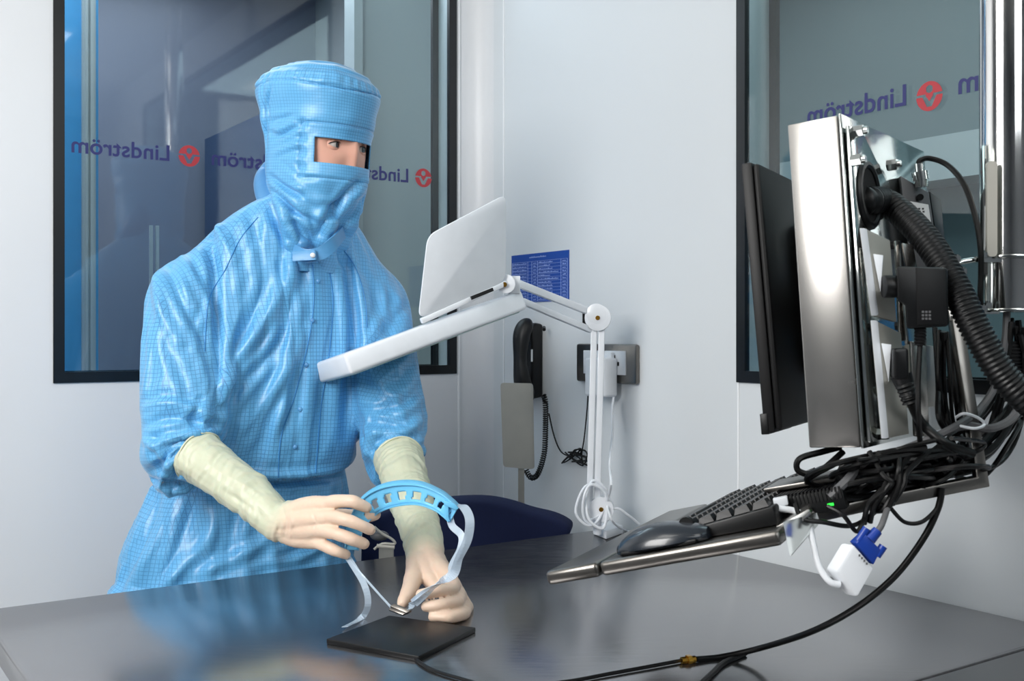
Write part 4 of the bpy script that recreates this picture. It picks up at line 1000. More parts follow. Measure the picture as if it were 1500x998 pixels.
# fold lines sculpted on the coverall (ridges +, creases -)
FOLDS = [
 ([(300, 300), (312, 380), (318, 460), (322, 560), (318, 640)], 7, -.011), ([(330, 330), (345, 400), (345, 470), (330, 560)], 9, .006),
 ([(235, 350), (262, 430), (290, 480), (308, 510)], 7, -.008), ([(225, 370), (235, 450), (262, 500)], 8, .006), ([(250, 345), (290, 420), (312, 470)], 6, .005),
 ([(205, 600), (245, 590), (300, 600)], 6, .006), ([(208, 625), (250, 612), (318, 622)], 6, -.008), ([(215, 660), (260, 640), (322, 632)], 6, .008), ([(225, 685), (265, 662), (300, 655)], 5, -.006), ([(205, 645), (228, 655), (250, 690)], 5, .006),
 ([(360, 300), (380, 360), (385, 420), (360, 480), (330, 540)], 8, -.007), ([(430, 380), (400, 450), (350, 520), (325, 580)], 9, .008), ([(436, 420), (410, 500), (360, 560), (330, 600)], 7, -.008),
 ([(448, 480), (420, 540), (380, 600), (350, 640)], 9, .007), ([(440, 540), (430, 600), (400, 660)], 8, -.006), ([(410, 600), (400, 650), (380, 690)], 8, .005),
 ([(500, 360), (512, 420), (520, 480), (512, 560), (505, 640)], 7, -.008), ([(490, 380), (500, 440), (498, 520), (488, 600)], 8, .005), ([(530, 390), (548, 430), (556, 480)], 6, -.006), ([(545, 370), (575, 420), (590, 460)], 6, .005),
 ([(560, 400), (560, 450), (540, 500)], 6, .005), ([(600, 440), (570, 480), (545, 520)], 7, -.006), ([(612, 500), (580, 540), (550, 560)], 7, .005), ([(622, 560), (590, 590), (540, 600)], 7, -.006), ([(625, 610), (585, 635), (530, 630)], 7, .007), ([(628, 655), (590, 668), (540, 660)], 6, -.007), ([(625, 680), (590, 688), (550, 690)], 5, .005),
 ([(525, 600), (528, 640), (520, 690)], 5, -.006),
 ([(330, 700), (400, 706), (470, 703), (498, 700)], 5, -.009), ([(210, 700), (240, 708), (290, 712)], 5, -.009), ([(320, 690), (400, 697), (498, 690)], 6, .005),
 ([(250, 715), (240, 770), (200, 850)], 8, .009), ([(235, 712), (215, 770), (175, 860)], 6, -.008), ([(290, 715), (265, 790), (225, 865)], 8, -.008), ([(320, 740), (300, 800), (232, 862)], 9, .009),
 ([(360, 715), (340, 780), (330, 840)], 8, -.006), ([(420, 720), (400, 780), (340, 820), (260, 850)], 8, .006), ([(470, 740), (450, 800), (380, 835)], 7, -.006), ([(490, 790), (440, 815), (380, 830)], 6, .007), ([(400, 715), (395, 760)], 6, -.005), ([(450, 715), (455, 770)], 6, .005),
 ([(280, 300), (310, 320), (340, 380)], 7, .006), ([(250, 320), (290, 350), (320, 400)], 7, -.006), ([(400, 330), (430, 400), (440, 460)], 8, .005), ([(395, 300), (410, 340), (424, 380)], 6, -.006), ([(475, 360), (500, 380), (520, 400)], 6, -.005),
 ([(212, 420), (222, 520), (215, 600)], 8, -.004), ([(280, 500), (300, 560), (295, 620)], 7, .006), ([(240, 500), (270, 560), (275, 600)], 8, -.005),
]
for pts, wpx, amp in FOLDS: fold(disp, pts, wpx, amp)
nzv = np.empty(nv)
for i in range(nv):
    x, y, z_ = co[i]; u = x*.8+y*.6; v = x*.6-y*.8
    a = noise.noise(Vector((u*9+z_*5, v*9, z_*4))); b_ = noise.noise(Vector((u*22+5, v*22+z_*6, z_*11-u*8)))
    c_ = abs(noise.noise(Vector((u*14-z_*9, v*14, z_*9+u*6))))
    nzv[i] = a*.006+b_*.0028-(.25-c_)*.008*(c_ < .25)
hgt_mask = np.clip((1.50-co[:, 2])/.05, 0, 1)
co = co+nm*((disp*.95+nzv*.0*hgt_mask)[:, None])
# central placket: raised strip down the front
pj = proj(rest)
d_, t_ = seg_dist(pj, [(466, 385), (474, 440), (462, 500), (438, 600), (425, 705)])
co += nm*((.0028*facing*np.clip((16-d_)/2.5, 0, 1))[:, None])
me.vertices.foreach_set('co', (co-np.array(base)).ravel()); me.update()
at = me.attributes.new('weave', 'FLOAT_VECTOR', 'POINT'); uu = rest[:, 0]*.8+rest[:, 1]*.6; vv = rest[:, 0]*.6-rest[:, 1]*.8
dd_ = disp*.6
at.data.foreach_set('vector', np.stack([uu, vv, rest[:, 2]], 1).ravel())
at = me.attributes.new('weave_n', 'FLOAT_VECTOR', 'POINT')
at.data.foreach_set('vector', np.stack([rnm[:, 0]*.8+rnm[:, 1]*.6, rnm[:, 0]*.6-rnm[:, 1]*.8, rnm[:, 2]], 1).ravel())
me.shade_smooth(); me.materials.clear(); me.materials.append(MT['cloth']); me.name = 'coverall'
cov = bpy.data.objects.new('coverall', me); COL.objects.link(cov); cov.parent = pe
from mathutils.bvhtree import BVHTree
bvh = BVHTree.FromPolygons([tuple(c) for c in co], [tuple(p.vertices) for p in me.polygons])
def on_body(px, py, off=.001, fb=1.9):
    d = ray(px, py).normalized(); h = bvh.ray_cast(Vector((0, 0, CZ)), d)
    return (h[0]-d*off) if h[0] is not None else P(px, py, fb)
# seams (thin stitched ridges lying on the cloth)
def seam(pts, r=.0009, name='seam'):
    pp = smooth_path([Vector((a, b, 0)) for a, b in pts], 10); part(name, M().tube([on_body(p.x, p.y, .0005) for p in pp], r, 5), MT['seam'], cov)
seam([(300, 515), (306, 440), (330, 395), (352, 350), (378, 318)]); seam([(500, 362), (522, 395), (535, 440), (538, 480)])
seam([(458, 388), (460, 440), (452, 500), (432, 580), (412, 640), (408, 700)]); seam([(480, 385), (488, 440), (482, 520), (470, 600), (462, 698)])
for py in (412, 470, 535, 600, 655): part('snap', M().ball(on_body(466-(py-412)*.14, py), .0045, 10, 6, (1, .5, 1)), MT['cloth'], cov)
# collar strap with its tab
q = [on_body(428, 368, .004, 1.83), on_body(455, 372, .006, 1.82), on_body(480, 362, .004, 1.83), on_body(498, 348, .004, 1.85)]
part('collar', M().ribbon([P(420, 360, 1.835), P(445, 374, 1.815), P(470, 371, 1.815), P(490, 355, 1.83), P(503, 340, 1.86)], (0, 0, 1), .022, .004, 6), MT['clothuv'], pe)
part('collar_tab', M().prism([P(428, 368, 1.808), P(461, 366, 1.805), P(462, 381, 1.800), P(428, 383, 1.803)], (.002, .003, 0)), MT['clothuv'], pe, bevel=.001)
part('snap', M().ball(P(458, 374, 1.80), .0045, 12, 8, (1, .5, 1)), MT['whitep'], pe)
# ---- head: skin
HC = Vector((-.3425, 1.88, 1.626)); hf = Vector((.80, -.60, 0)).normalized(); hs_ = Vector((.60, .80, 0)).normalized()
TILT = R(6)
hfT = (hf*math.cos(TILT)-Vector((0, 0, 1))*math.sin(TILT)); huT = (Vector((0, 0, 1))*math.cos(TILT)+hf*math.sin(TILT))
def hd(f, s, u): return HC+hfT*f+hs_*s+huT*u
def gauss(x, c, w_): return math.exp(-((x-c)/w_)**2)
SK = [(-.24, -.03, .04, .05, .05), (-.2, -.03, .045, .055, .056), (-.12, 0, .042, .060, .050), (-.10, 0, .060, .070, .058), (-.07, 0, .078, .080, .066), (-.045, 0, .0895, .080, .070), (0, 0, .0950, .082, .0735), (.04, 0, .0945, .082, .071), (.06, 0, .088, .08, .07), (.08, 0, .082, .08, .066), (.11, 0, .055, .055, .046), (.125, 0, .01, .01, .01)]
def interp(tab, z_, k):
    for i in range(len(tab)-1):
        if tab[i][0] <= z_ <= tab[i+1][0]:
            t = (z_-tab[i][0])/(tab[i+1][0]-tab[i][0]); t = t*t*(3-2*t); return tab[i][k]*(1-t)+tab[i+1][k]*t
    return tab[-1][k]
rr = []; nA = 144
zs = [-.24+.365*i/120 for i in range(121)]
for z_ in zs:
    row = []
    for k in range(nA):
        a = 2*PI*k/nA-PI; ca, sa = math.cos(a), math.sin(a)
        rf, rb, rs_ = interp(SK, z_, 2), interp(SK, z_, 3), interp(SK, z_, 4)
        f = (rf if ca > 0 else rb)*abs(ca)**.9*(1 if ca > 0 else -1); s = rs_*abs(sa)**.9*(1 if sa > 0 else -1)
        ad_ = math.degrees(a)
        bump = 0
        bump += .012*gauss(s, 0, .0085)*max(0, min(1, (.016-z_)/.056))*(1 if z_ > -.042 else math.exp(-((z_+.042)/.006)**2))*(ca > 0)     # nose
        bump += .005*gauss(s, 0, .0075)*gauss(z_, .0, .02)*(ca > 0)
        bump -= .0105*(gauss(s, .030, .016)+gauss(s, -.030, .016))*gauss(z_, .002, .012)*(ca > 0)        # eye sockets
        bump += .005*(gauss(s, .030, .020)+gauss(s, -.030, .020))*gauss(z_, .020, .008)*(ca > 0)        # brow ridge
        bump += .003*(gauss(s, .040, .016)+gauss(s, -.040, .016))*gauss(z_, -.035, .014)*(ca > 0)       # cheeks
        row.append(hd(f+bump+interp(SK, z_, 1), s, z_))
    rr.append(row)
bm1 = M().rings(rr)
body = part('body', bm1, MT['skin'], pe, smooth=80)
for s_ in (-1, 1):
    EF = .0705; ec = hd(EF, s_*.0305, .0015); part('eyeball', M().ball(ec, .0136, 28, 18), MT['eyew'], body)
    gz = (hfT*.94+hs_*.26+huT*.0).normalized()
    gu = gz.orthogonal().normalized(); gv_ = gz.cross(gu)
    def cap(rad, ang, n_=6, sg=28):
        return M().rings([[ec+gz*(rad*math.cos(ang*i/n_))+(gu*math.cos(2*PI*k/sg)+gv_*math.sin(2*PI*k/sg))*(rad*math.sin(ang*i/n_)+1e-5) for k in range(sg)] for i in range(n_+1)])
    part('iris', cap(.01378, R(26)), MT['iris'], body, smooth=80); part('pupil', cap(.01388, R(11)), MT['pupil'], body, smooth=80)
    V_ = []; F2 = []; NA_, NE_ = 40, 40; edge = []; ledge = []
    for i in range(NA_+1):
        az = R(-84+168*i/NA_); q_ = min(1, abs(az)/R(64)); up_e = R(19)*(1-q_**2.2); lo_e = -R(20)*(1-q_**2.0)
        for part_, (e0, e1) in enumerate(((up_e, R(80)), (lo_e, R(-80)))):
            for j in range(NE_//2+1):
                t = (j/(NE_//2)); el = e0+(e1-e0)*t; rr_ = .0147+.0010*t
                V_.append(ec+hfT*(rr_*math.cos(el)*math.cos(az))+hs_*(rr_*math.cos(el)*math.sin(az))+huT*(rr_*math.sin(el)))
        edge.append(ec+(hfT*math.cos(up_e)*math.cos(az)+hs_*math.cos(up_e)*math.sin(az)+huT*math.sin(up_e))*.0150)
    n1_ = NE_//2+1
    for i in range(NA_):
        for w__ in (0, 1):
            for j in range(n1_-1):
                p0_ = i*2*n1_+w__*n1_+j; p1_ = p0_+2*n1_; F2.append((p0_, p1_, p1_+1, p0_+1))
    part('eyelids', M().add(V_, F2), MT['skin'], body, smooth=80)
    part('eyelashes', M().tube([p+hfT*.0006 for p in edge[5:-5]], .0006, 5), MT['hair'], body)
    part('eyebrow', M().tube([hd(.0885-.016*max(0, t)-.003, s_*(.028+t*.030), .0130+.002*t) for t in (-.5, -.25, 0, .25, .5)], [.0018, .003, .003, .0024, .001], 8, n=3), MT['hair'], body)
    part('ear', M().ball(hd(-.008, s_*.064, -.01), .022, 14, 10, (.55, .22, 1.0)), MT['skin'], body)
# ---- hood
HK = [  # u, forward offset, front, back, side
 (-.215, -.012, .058, .060, .064), (-.185, -.012, .062, .066, .066), (-.155, -.006, .068, .082, .070), (-.125, .0, .080, .090, .076), (-.09, 0, .096, .090, .081), (-.055, 0, .108, .088, .083), (-.02, 0, .1045, .088, .083), (.012, 0, .1035, .092, .084), (.05, 0, .112, .102, .088),
 (.092, 0, .114, .116, .094), (.1005, 0, .113, .117, .0945), (.112, 0, .108, .108, .088), (.125, 0, .092, .090, .072), (.136, 0, .062, .060, .048), (.142, 0, .025, .025, .02), (.144, 0, .002, .002, .002)]
HS = .948; nA = 220; zs = []
seamz = .0975
NZ = 190
zs = [-.215+.359*i/NZ for i in range(NZ+1)]
UW = (-.0325, .0095); AW = math.radians(50)
nz_ = noise.noise
pts = []; uvs = []
for z_ in zs:
    for k in range(nA):
        a = 2*PI*k/nA-PI; ca, sa = math.cos(a), math.sin(a)
        rf, rb, rs_ = [HS*interp(HK, z_, q_) for q_ in (2, 3, 4)]
        e = 2/2.25; f = (rf if ca > 0 else rb)*abs(ca)**e*(1 if ca > 0 else -1); s = rs_*abs(sa)**e*(1 if sa > 0 else -1)
        fall = 1.0
        n1 = nz_(Vector((f*14, s*14, z_*9)))*.005+nz_(Vector((f*32+3, s*32, z_*24)))*.002
        # drape folds on the mask and neck
        low = min(1, max(0, (-.05-z_)/.05)); w2 = nz_(Vector((a*2.6+z_*14, z_*7, 2.0)))
        n1 += low*(.010*w2+.006*math.sin(a*7+z_*60))
        # gathers near the window sides and the crown
        n1 += .0022*math.sin(z_*260+a*3)*gauss(abs(math.degrees(a)), 66, 7)*(1 if z_ < .04 else 0)
        n1 += .0011*math.sin(a*31+2*math.sin(a*5))*gauss(z_, .108, .008)+.004*nz_(Vector((a*2.2, z_*20, 7.0)))*(z_ > .1)
        n1 -= .0035*gauss(z_, seamz+.004*math.sin(a*3), .0022)*1.0
        n1 -= .0020*gauss(z_, .034, .0018)*(abs(a) < 1.15)     # stitch line of the brow band
        n1 -= .0020*gauss(z_, -.056, .0018)*(abs(a) < 1.0)
        n1 += .0012*(-.0560 < z_ < .034)*(abs(a) < 1.05)
        n1 -= .0035*gauss(math.degrees(a), -66, 2.2)*(-.06 < z_ < .04)
        n1 -= .003*gauss(math.degrees(a), -118+z_*60, 2.5)*(z_ > -.02)
        near = max(0, 1-max(0, abs(math.degrees(a))-49)/12)*max(0, 1-max(0, max(z_-UW[1], UW[0]-z_))/.02); n1 *= (1-.7*near)
        L_ = math.hypot(f, s) or 1
        pts.append(hd(f*(1+n1/L_)+interp(HK, z_, 1), s*(1+n1/L_), z_)); uvs.append((a*.095+.2*n1, z_+.25*n1))
fs_ = []
for i in range(NZ):
    for k in range(nA):
        a = 2*PI*(k+.5)/nA-PI; zc = (zs[i]+zs[i+1])/2
        if -AW < a < math.radians(39) and UW[0] < zc < UW[1]: continue
        k2 = (k+1) % nA; fs_.append((i*nA+k, i*nA+k2, (i+1)*nA+k2, (i+1)*nA+k))
hp_ = np.array([tuple(p) for p in pts]); tm0 = bpy.data.meshes.new('h0'); tm0.from_pydata([tuple(p) for p in pts], [], fs_); hn_ = vnormals(tm0)
cen = np.array(tuple(HC)); flip = np.sign((hn_*(hp_-cen)).sum(1).mean()); hn_ = hn_*flip
pj = proj(hp_); vw = hp_-np.array([0, 0, CZ]); vw /= np.linalg.norm(vw, axis=1)[:, None]; facing = np.clip(-(hn_*vw).sum(1)*3, 0, 1)
hdsp = np.zeros(len(hp_))
HF = [([(539, 266), (515, 290), (493, 314), (478, 352)], 6, .008), ([(528, 262), (500, 290), (480, 318), (462, 350)], 5, -.006), ([(398, 258), (420, 276), (445, 287)], 4, -.006), ([(404, 270), (430, 292), (455, 312), (478, 320)], 5, .006), ([(402, 282), (428, 305), (452, 322)], 4, -.006),
 ([(428, 312), (436, 335), (446, 360)], 4, -.007), ([(440, 306), (452, 330), (466, 354)], 5, .006), ([(462, 300), (490, 300), (520, 290)], 5, -.004), ([(400, 176), (418, 172), (432, 168)], 3.5, -.003), ([(396, 186), (412, 190), (430, 182)], 4, .004), ([(405, 205), (425, 190), (440, 186)], 4, -.004), ([(402, 225), (425, 215), (442, 210)], 4, .003),
 ([(401, 124), (394, 150), (394, 172), (391, 212)], 2.2, -.0045), ([(388, 130), (384, 160), (390, 200)], 5, .005), ([(418, 240), (440, 258), (470, 262)], 4, -.003), ([(500, 330), (520, 312), (532, 290)], 4, -.005), ([(410, 300), (420, 330), (440, 356)], 5, .006)]
_co = co
for q_, w_, a_ in HF: fold(hdsp, q_, w_, a_)
hp_ = hp_+hn_*(hdsp*.85)[:, None]
# the back left corner of the crown stands up and out
cd = ((hp_-cen)@np.array(tuple(-hs_)))*.75+((hp_-cen)@np.array(tuple(-hfT)))*.66; up0 = (hp_-cen)@np.array(tuple(huT))
wgt = np.clip((cd-.03)/.09, 0, 1)*np.clip((up0-.03)/.07, 0, 1); hp_ = hp_+np.array(tuple(huT))*(wgt*-.001)[:, None]+np.array(tuple(-hs_))*(wgt*.006)[:, None]
wg2 = np.clip((-cd-.02)/.09, 0, 1)*np.clip((up0-.06)/.05, 0, 1); hp_ = hp_-np.array(tuple(huT))*(wg2*.010)[:, None]
wg3 = np.clip((up0-.10)/.04, 0, 1); hp_ = hp_+np.array(tuple(huT))*(wg3*.003)[:, None]
pts = [Vector(p) for p in hp_]
me = bpy.data.meshes.new('hood'); me.from_pydata([tuple(p-base) for p in pts], [], fs_)
uvl = me.uv_layers.new(name='UVMap')
for p in me.polygons:
    us = [uvs[me.loops[li].vertex_index] for li in p.loop_indices]; mx_ = max(u[0] for u in us)
    for li, u in zip(p.loop_indices, us):
        x = u[0]
        if mx_-x > .2: x += 2*PI*.095
        uvl.data[li].uv = (x, u[1])
me.shade_smooth(); me.materials.append(MT['clothuv'])
hood = bpy.data.objects.new('hood', me); COL.objects.link(hood); hood.parent = pe
md = hood.modifiers.new('thick', 'SOLIDIFY'); md.thickness = .0022; md.offset = 1
def hoodpt(a, z_, off=0):
    ca, sa = math.cos(a), math.sin(a); rf, rb, rs_ = [HS*interp(HK, z_, q_) for q_ in (2, 3, 4)]
    e = 2/2.25; f = (rf if ca > 0 else rb)*abs(ca)**e*(1 if ca > 0 else -1); s = rs_*abs(sa)**e*(1 if sa > 0 else -1); L_ = math.hypot(f, s)
    return hd(f*(1+off/L_)+interp(HK, z_, 1), s*(1+off/L_), z_)
# neck flap of the hood tucked over the shoulder
part('neck_flap', M().tube([P(402, 232, 1.92), P(396, 252, 1.925), P(394, 274, 1.91), P(404, 300, 1.885), P(424, 335, 1.855), P(448, 362, 1.825)], [.010, .022, .030, .032, .026, .012], 28, n=9, oval=.8), MT['clothuv'], hood, smooth=80)
#SPLIT
# ------------------------------------------------------------------ gloves
def glove(name, tubes, vox, wrist, axis, folds, label):
    m = M()
    for pts, rs, ov in tubes: m.tube([P(*p) if not isinstance(p, Vector) else p for p in pts], rs, 20, n=6, oval=ov)
    # round fingertips
    for pts, rs, ov in tubes:
        if rs[-1] < .0125:
            p = pts[-1]; m.ball(P(*p) if not isinstance(p, Vector) else p, rs[-1]*.98, 16, 10)
    me = bpy.data.meshes.new(name); me.from_pydata([tuple(v) for v in m.v], [], m.f); finish(me, 0)
    t = bpy.data.objects.new('t', me); COL.objects.link(t); me = remesh(t, vox, 3)
    n = len(me.vertices); c = np.empty(n*3); me.vertices.foreach_get('co', c); c = c.reshape(-1, 3); nn = vnormals(me)
    al = (c-np.array(wrist))@np.array(axis)
    hn = 1/(1+np.exp(-(al-.012)/.008))
    for i in range(n):
        v = Vector(c[i]); q = al[i]
        k = noise.noise(v*38)*.0024*(1-hn[i]*.55)+noise.noise(Vector((q*110+noise.noise(v*20)*3, v.x*18, v.z*18)))*.0022*(1-hn[i]*.72)
        c[i] += nn[i]*k
    if folds:
        pj2 = proj(c)
        for pts, wpx, amp in folds:
            d_, t_ = seg_dist(pj2, pts); c += nn*((amp*np.exp(-(d_/wpx)**2)*np.sin(np.clip(t_, .05, .95)*PI))[:, None])
    me.vertices.foreach_set('co', (c-np.array(base)).ravel()); me.update()
    a_ = me.attributes.new('handness', 'FLOAT', 'POINT'); a_.data.foreach_set('value', hn)
    me.shade_smooth(); me.materials.clear(); me.materials.append(MT['glove']); me.name = name
    o = bpy.data.objects.new(name, me); COL.objects.link(o); o.parent = pe; o['label'] = label
    return o
fRp = (RW_-RE).normalized()
tR = [
 ([RE+fRp*.046, RE+fRp*.076, RE+fRp*.13, RE+fRp*.19, P(405, 763, 1.60), P(422, 766, 1.59)], [.0430, .0405, .0375, .0340, .0300, .029], .95),
 ([(405, 762, 1.60), (430, 752, 1.578), (458, 742, 1.556), (484, 738, 1.54)], [.023, .0185, .0155, .0112], 1),
 ([(405, 764, 1.60), (430, 763, 1.572), (456, 760, 1.548), (482, 758, 1.53)], [.023, .0195, .016, .0112], 1),
 ([(405, 766, 1.60), (430, 774, 1.575), (454, 776, 1.55), (476, 777, 1.53)], [.023, .0185, .0155, .0108], 1),
 ([(405, 768, 1.60), (428, 784, 1.58), (450, 790, 1.56), (468, 795, 1.54)], [.022, .0165, .014, .0100], 1),
 ([(480, 738, 1.542), (498, 734, 1.530), (518, 736, 1.522), (537, 744, 1.528)], [.0110, .0098, .0094, .0082], 1),
 ([(480, 757, 1.532), (500, 760, 1.514), (522, 767, 1.508), (542, 776, 1.516)], [.0110, .0098, .0094, .0082], 1),
 ([(474, 777, 1.532), (493, 782, 1.515), (514, 789, 1.510), (533, 797, 1.518)], [.0106, .0094, .0090, .0080], 1),
 ([(466, 795, 1.54), (480, 802, 1.528), (494, 808, 1.524), (506, 812, 1.53)], [.0098, .0086, .0080, .0072], 1),
 ([(420, 752, 1.60), (455, 752, 1.60), (495, 757, 1.592), (528, 757, 1.575), (550, 754, 1.562)], [.018, .0155, .0120, .0105, .0085], 1)]
gr = glove('glove', tR, .0016, tuple(RW_), tuple(fRp), [([(300, 705), (360, 740), (400, 770)], 4, -.0018), ([(320, 690), (365, 715), (395, 735)], 3.5, .0015), ([(410, 730), (418, 760), (416, 798)], 2.5, -.0016), ([(422, 735), (428, 765), (424, 800)], 2.5, .0014), ([(340, 715), (350, 740), (345, 770)], 4, -.0018), ([(372, 730), (380, 755), (372, 785)], 4, -.0015), ([(455, 745), (462, 765), (460, 780)], 2, -.0012)], 'long cream latex glove gripping the blue headband')
fLp = (LW-LE).normalized()
tL = [
 ([LE+fLp*.044, LE+fLp*.074, LE+fLp*.12, LE+fLp*.17, P(622, 800, 1.645), P(624, 815, 1.63)], [.0440, .0420, .0380, .035, .030, .028], .95),
 ([(618, 802, 1.64), (634, 826, 1.605), (652, 842, 1.575), (664, 858, 1.552)], [.023, .0175, .0145, .0108], 1),
 ([(620, 803, 1.64), (640, 832, 1.605), (658, 854, 1.572), (672, 872, 1.548)], [.023, .018, .0145, .0108], 1),
 ([(624, 805, 1.64), (644, 838, 1.61), (664, 864, 1.58), (679, 884, 1.552)], [.023, .018, .014, .0104], 1),
 ([(626, 805, 1.64), (648, 842, 1.615), (670, 872, 1.59), (684, 890, 1.566)], [.022, .016, .013, .0100], 1),
 ([(664, 855, 1.552), (661, 864, 1.520), (640, 866, 1.495), (617, 871, 1.492)], [.0104, .0098, .0092, .0078], 1),
 ([(673, 872, 1.548), (670, 883, 1.512), (648, 886, 1.484), (624, 889, 1.484)], [.0104, .0094, .0086, .0074], 1),
 ([(680, 887, 1.552), (679, 899, 1.508), (658, 904, 1.478), (634, 904, 1.480)], [.0100, .0088, .0080, .0070], 1),
 ([(684, 888, 1.566), (682, 893, 1.540), (668, 898, 1.520), (652, 897, 1.52)], [.0096, .0088, .0080, .0070], 1),
 ([(664, 868, 1.56), (656, 880, 1.535), (648, 893, 1.525)], [.011, .0125, .010], 1),
 ([(618, 806, 1.64), (624, 832, 1.60), (632, 850, 1.575), (640, 862, 1.56)], [.021, .0175, .013, .009], 1),
 ([(614, 806, 1.64), (610, 832, 1.605), (604, 852, 1.565), (597, 870, 1.528), (590, 884, 1.508)], [.021, .0165, .0130, .0108, .0085], 1)]
gl_ = glove('glove', tL, .0016, tuple(LW), tuple(fLp), [([(575, 720), (600, 735), (640, 725)], 4, -.0018), ([(590, 765), (615, 775), (640, 762)], 4, -.002), ([(600, 790), (625, 785), (645, 790)], 3.5, .002), ([(585, 740), (605, 755), (635, 745)], 4, .0015)], 'long cream latex glove, fist resting on the table')
# cuffs: rolled edges
for e, d_ in ((RE, fRp), (LE, fLp)):
    c0 = e+d_*(.050 if e is RE else .048); u = d_.orthogonal().normalized(); v = d_.cross(u)
    part('glove_cuff', M().tube([c0+u*(.0422*math.cos(t))+v*(.0418*math.sin(t))+d_*(.002*math.sin(3*t)) for t in [2*PI*k/40 for k in range(41)]], .0014, 8), simple('cuff_latex', (214, 216, 190), .45), pe)
for s_ in (-1, 1):                           # boots
    f0 = Vector((-.49, 2.0, 0))+Lx*(.12*s_)
    rr = []
    for i in range(9):
        t = i/8; c0 = f0+Fw*(-.07+.20*t); wv = .045*math.sin(PI*(.12+.80*t))**.4; hv = .10*(1-t)**.7+.045
        rr.append([c0+Lx*(wv*math.cos(a))+Vector((0, 0, max(0.0, hv*.5+hv*.5*math.sin(a)))) for a in [2*PI*k/16 for k in range(16)]])
    part('boot', M().rings(rr), MT['cloth'], pe, smooth=60)
# ------------------------------------------------------------------ headband being held
hbd = thing('face_shield_headband', 'light blue curved plastic headband with cut-out slots, held in the gloved hand', 'headband', P(600, 745, 1.5))
outer = [(506, 806, 1.55), (510, 770, 1.56), (524, 738, 1.56), (548, 718, 1.55), (580, 709, 1.53), (615, 710, 1.51), (645, 722, 1.50), (662, 735, 1.495), (671, 744, 1.492)]
inner = [(523, 806, 1.55), (528, 783, 1.56), (541, 762, 1.56), (560, 747, 1.55), (586, 739, 1.53), (612, 738, 1.51), (636, 746, 1.50), (650, 756, 1.495), (659, 765, 1.492)]
Ou = smooth_path([P(*p) for p in outer], 14); In = smooth_path([P(*p) for p in inner], 14)
nT = len(Ou); holes = []
nRr = 10
def fnode(i, j): return Ou[i].lerp(In[i], j/nRr)
centres = [30, 39, 49, 59, 69, 79, 89, 97, 104]
hw_ = [2.4, 2.6, 2.5, 2.7, 3.2, 3.3, 2.6, 2.0, 1.2]
def is_hole(i, j):
    y = (j+.5)/nRr
    for c, h in zip(centres, hw_):
        y0_, y1_ = (.38, .80) if c < 93 else (.5, .75)
        xx = (i+.5-c)-(y-.5)*(-2.0)
        if y0_ < y < y1_ and abs(xx) < h: return True
    return False
gid = {}; V = []; FF = []; front = Vector((0, -.0015, 0)); bk_ = Vector((.0, .002, .0))
def gv(i, j):
    if (i, j) not in gid: gid[(i, j)] = len(V); V.append(fnode(i, j))
    return gid[(i, j)]
for i in range(nT-1):
    for j in range(nRr):
        if not is_hole(i, j): FF.append((gv(i, j), gv(i+1, j), gv(i+1, j+1), gv(i, j+1)))
o = part('web', M().add(V, FF), MT['mask'], hbd); md = o.modifiers.new('s', 'SOLIDIFY'); md.thickness = .0028; md.offset = 0
part('outer_flange', M().ribbon([p+Vector((0, .006, 0)) for p in Ou[::4]], (0, 1, .15), .020, .0022, 3), MT['mask'], hbd, bevel=.0005)
part('inner_flange', M().ribbon([p+Vector((0, .006, 0)) for p in In[::4]], (0, 1, .15), .016, .0022, 3), MT['mask'], hbd, bevel=.0005)
part('end_lug', M().prism([P(651, 734, 1.486), P(666, 738, 1.486), P(672, 745, 1.486), P(668, 748, 1.486), P(650, 740, 1.486)], (0, .012, 0)), MT['mask'], hbd, bevel=.001)
part('end_lug', M().prism([P(650, 739, 1.487), P(657, 741, 1.487), P(657, 757, 1.487), P(660, 766, 1.487), P(651, 758, 1.487)], (0, .010, 0)), MT['mask'], hbd, bevel=.001)
st = thing('clear_strap', 'clear elastic strap looping from the headband to the fist and onto the table', 'strap', on_table(540, 915))
part('strap_loop', M().ribbon([P(668, 740, 1.50), P(680, 744, 1.49), P(688, 762, 1.48), P(685, 790, 1.475), P(672, 818, 1.47), P(666, 838, 1.47), P(655, 850, 1.468), P(632, 862, 1.468), P(606, 884, 1.478)], [(1, 0, 0), (1, .3, 0), (.8, .5, .2), (.8, -.4, .3), (.3, -.3, .9)], .013, .0008, 6), MT['strap'], st, smooth=0)
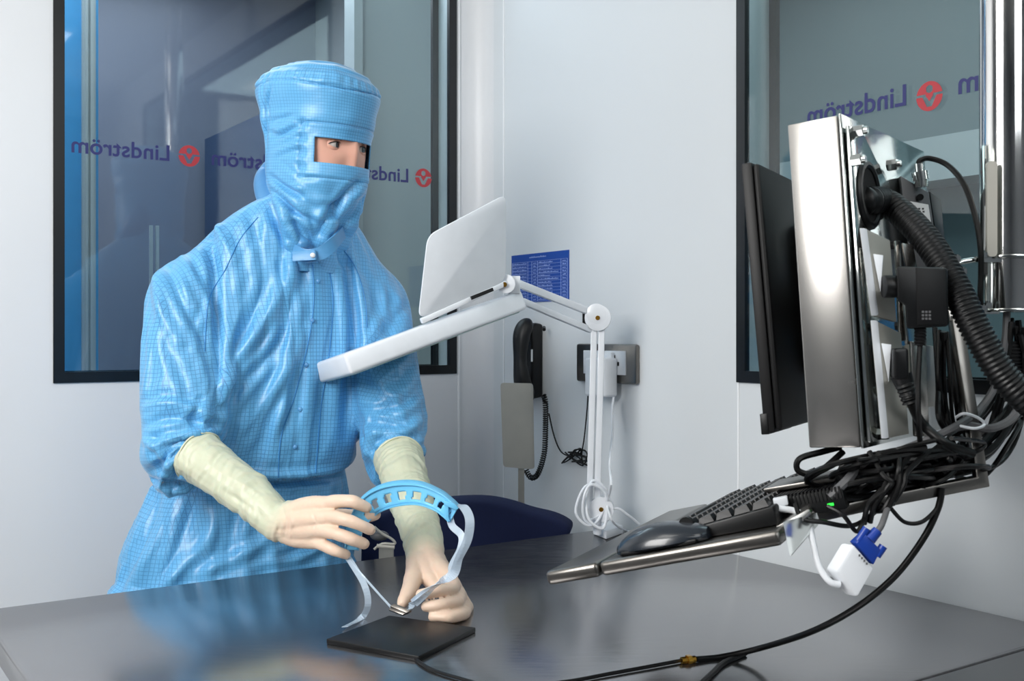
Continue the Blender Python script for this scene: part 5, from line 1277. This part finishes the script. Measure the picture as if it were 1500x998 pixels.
part('strap_loop', M().ribbon([P(658, 750, 1.50), P(662, 770, 1.49), P(676, 785, 1.48), P(674, 805, 1.475), P(662, 828, 1.475), P(660, 842, 1.475), P(640, 856, 1.47), P(610, 876, 1.475), P(600, 893, 1.478)], [(1, 0, 0), (1, -.3, 0), (.8, -.5, .2), (.8, .4, .3), (.3, -.3, .9)], .010, .0008, 6), MT['strap'], st, smooth=0)
part('strap_tail', M().ribbon([P(506, 812, 1.54), P(518, 830, 1.52), P(534, 858, 1.50), P(539, 885, 1.50), P(530, 905, 1.51), on_table(505, 923)+Vector((0, 0, .004))], [(1, 0, 0), (1, .3, 0), (1, .2, 0), (.7, .8, 0)], .009, .0008, 6), MT['strap'], st, smooth=0)
part('strap_strand', M().ribbon([P(507, 815, 1.535), P(530, 842, 1.51), P(553, 868, 1.50), P(573, 890, 1.495)], [(.6, 0, .5), (.6, 0, .5)], .003, .0008, 5), MT['strap'], st, smooth=0)
cl = thing('metal_clip', 'small grey metal clip pinched under the thumb', 'clip', P(584, 900, 1.49))
part('jaw', M().prism([P(571, 888, 1.492), P(578, 884, 1.494), P(603, 894, 1.485), P(596, 898, 1.482)], (0, .004, -.004)), MT['clip'], cl, bevel=.0008)
part('jaw', M().prism([P(569, 893, 1.490), P(573, 890, 1.492), P(596, 898, 1.482), P(590, 901, 1.480)], (0, .004, -.003)), MT['clip'], cl, bevel=.0008)
# ------------------------------------------------------------------ ceiling lamps
for i, (x, y) in enumerate(((-.2, .9), (-.2, -.9), (-1.2, .3), (.7, -.4))):
    L = thing('ceiling_light', ['square ceiling light panel nearest the back wall', 'square ceiling light panel at the front wall', 'square ceiling light panel nearest the left wall', 'square ceiling light panel over the camera side'][i], 'ceiling light', to_cam((x, y, CH-.03)), 'ceiling light panels')
    part('frame', rbox((x-.3, y-.3, CH-.02), (x+.3, y+.3, CH-.001)), MT['whitep'], L)
    part('diffuser', rbox((x-.28, y-.28, CH-.024), (x+.28, y+.28, CH-.02)), simple('panel_glow', (255, 252, 245), .5, emit=3.6), L)
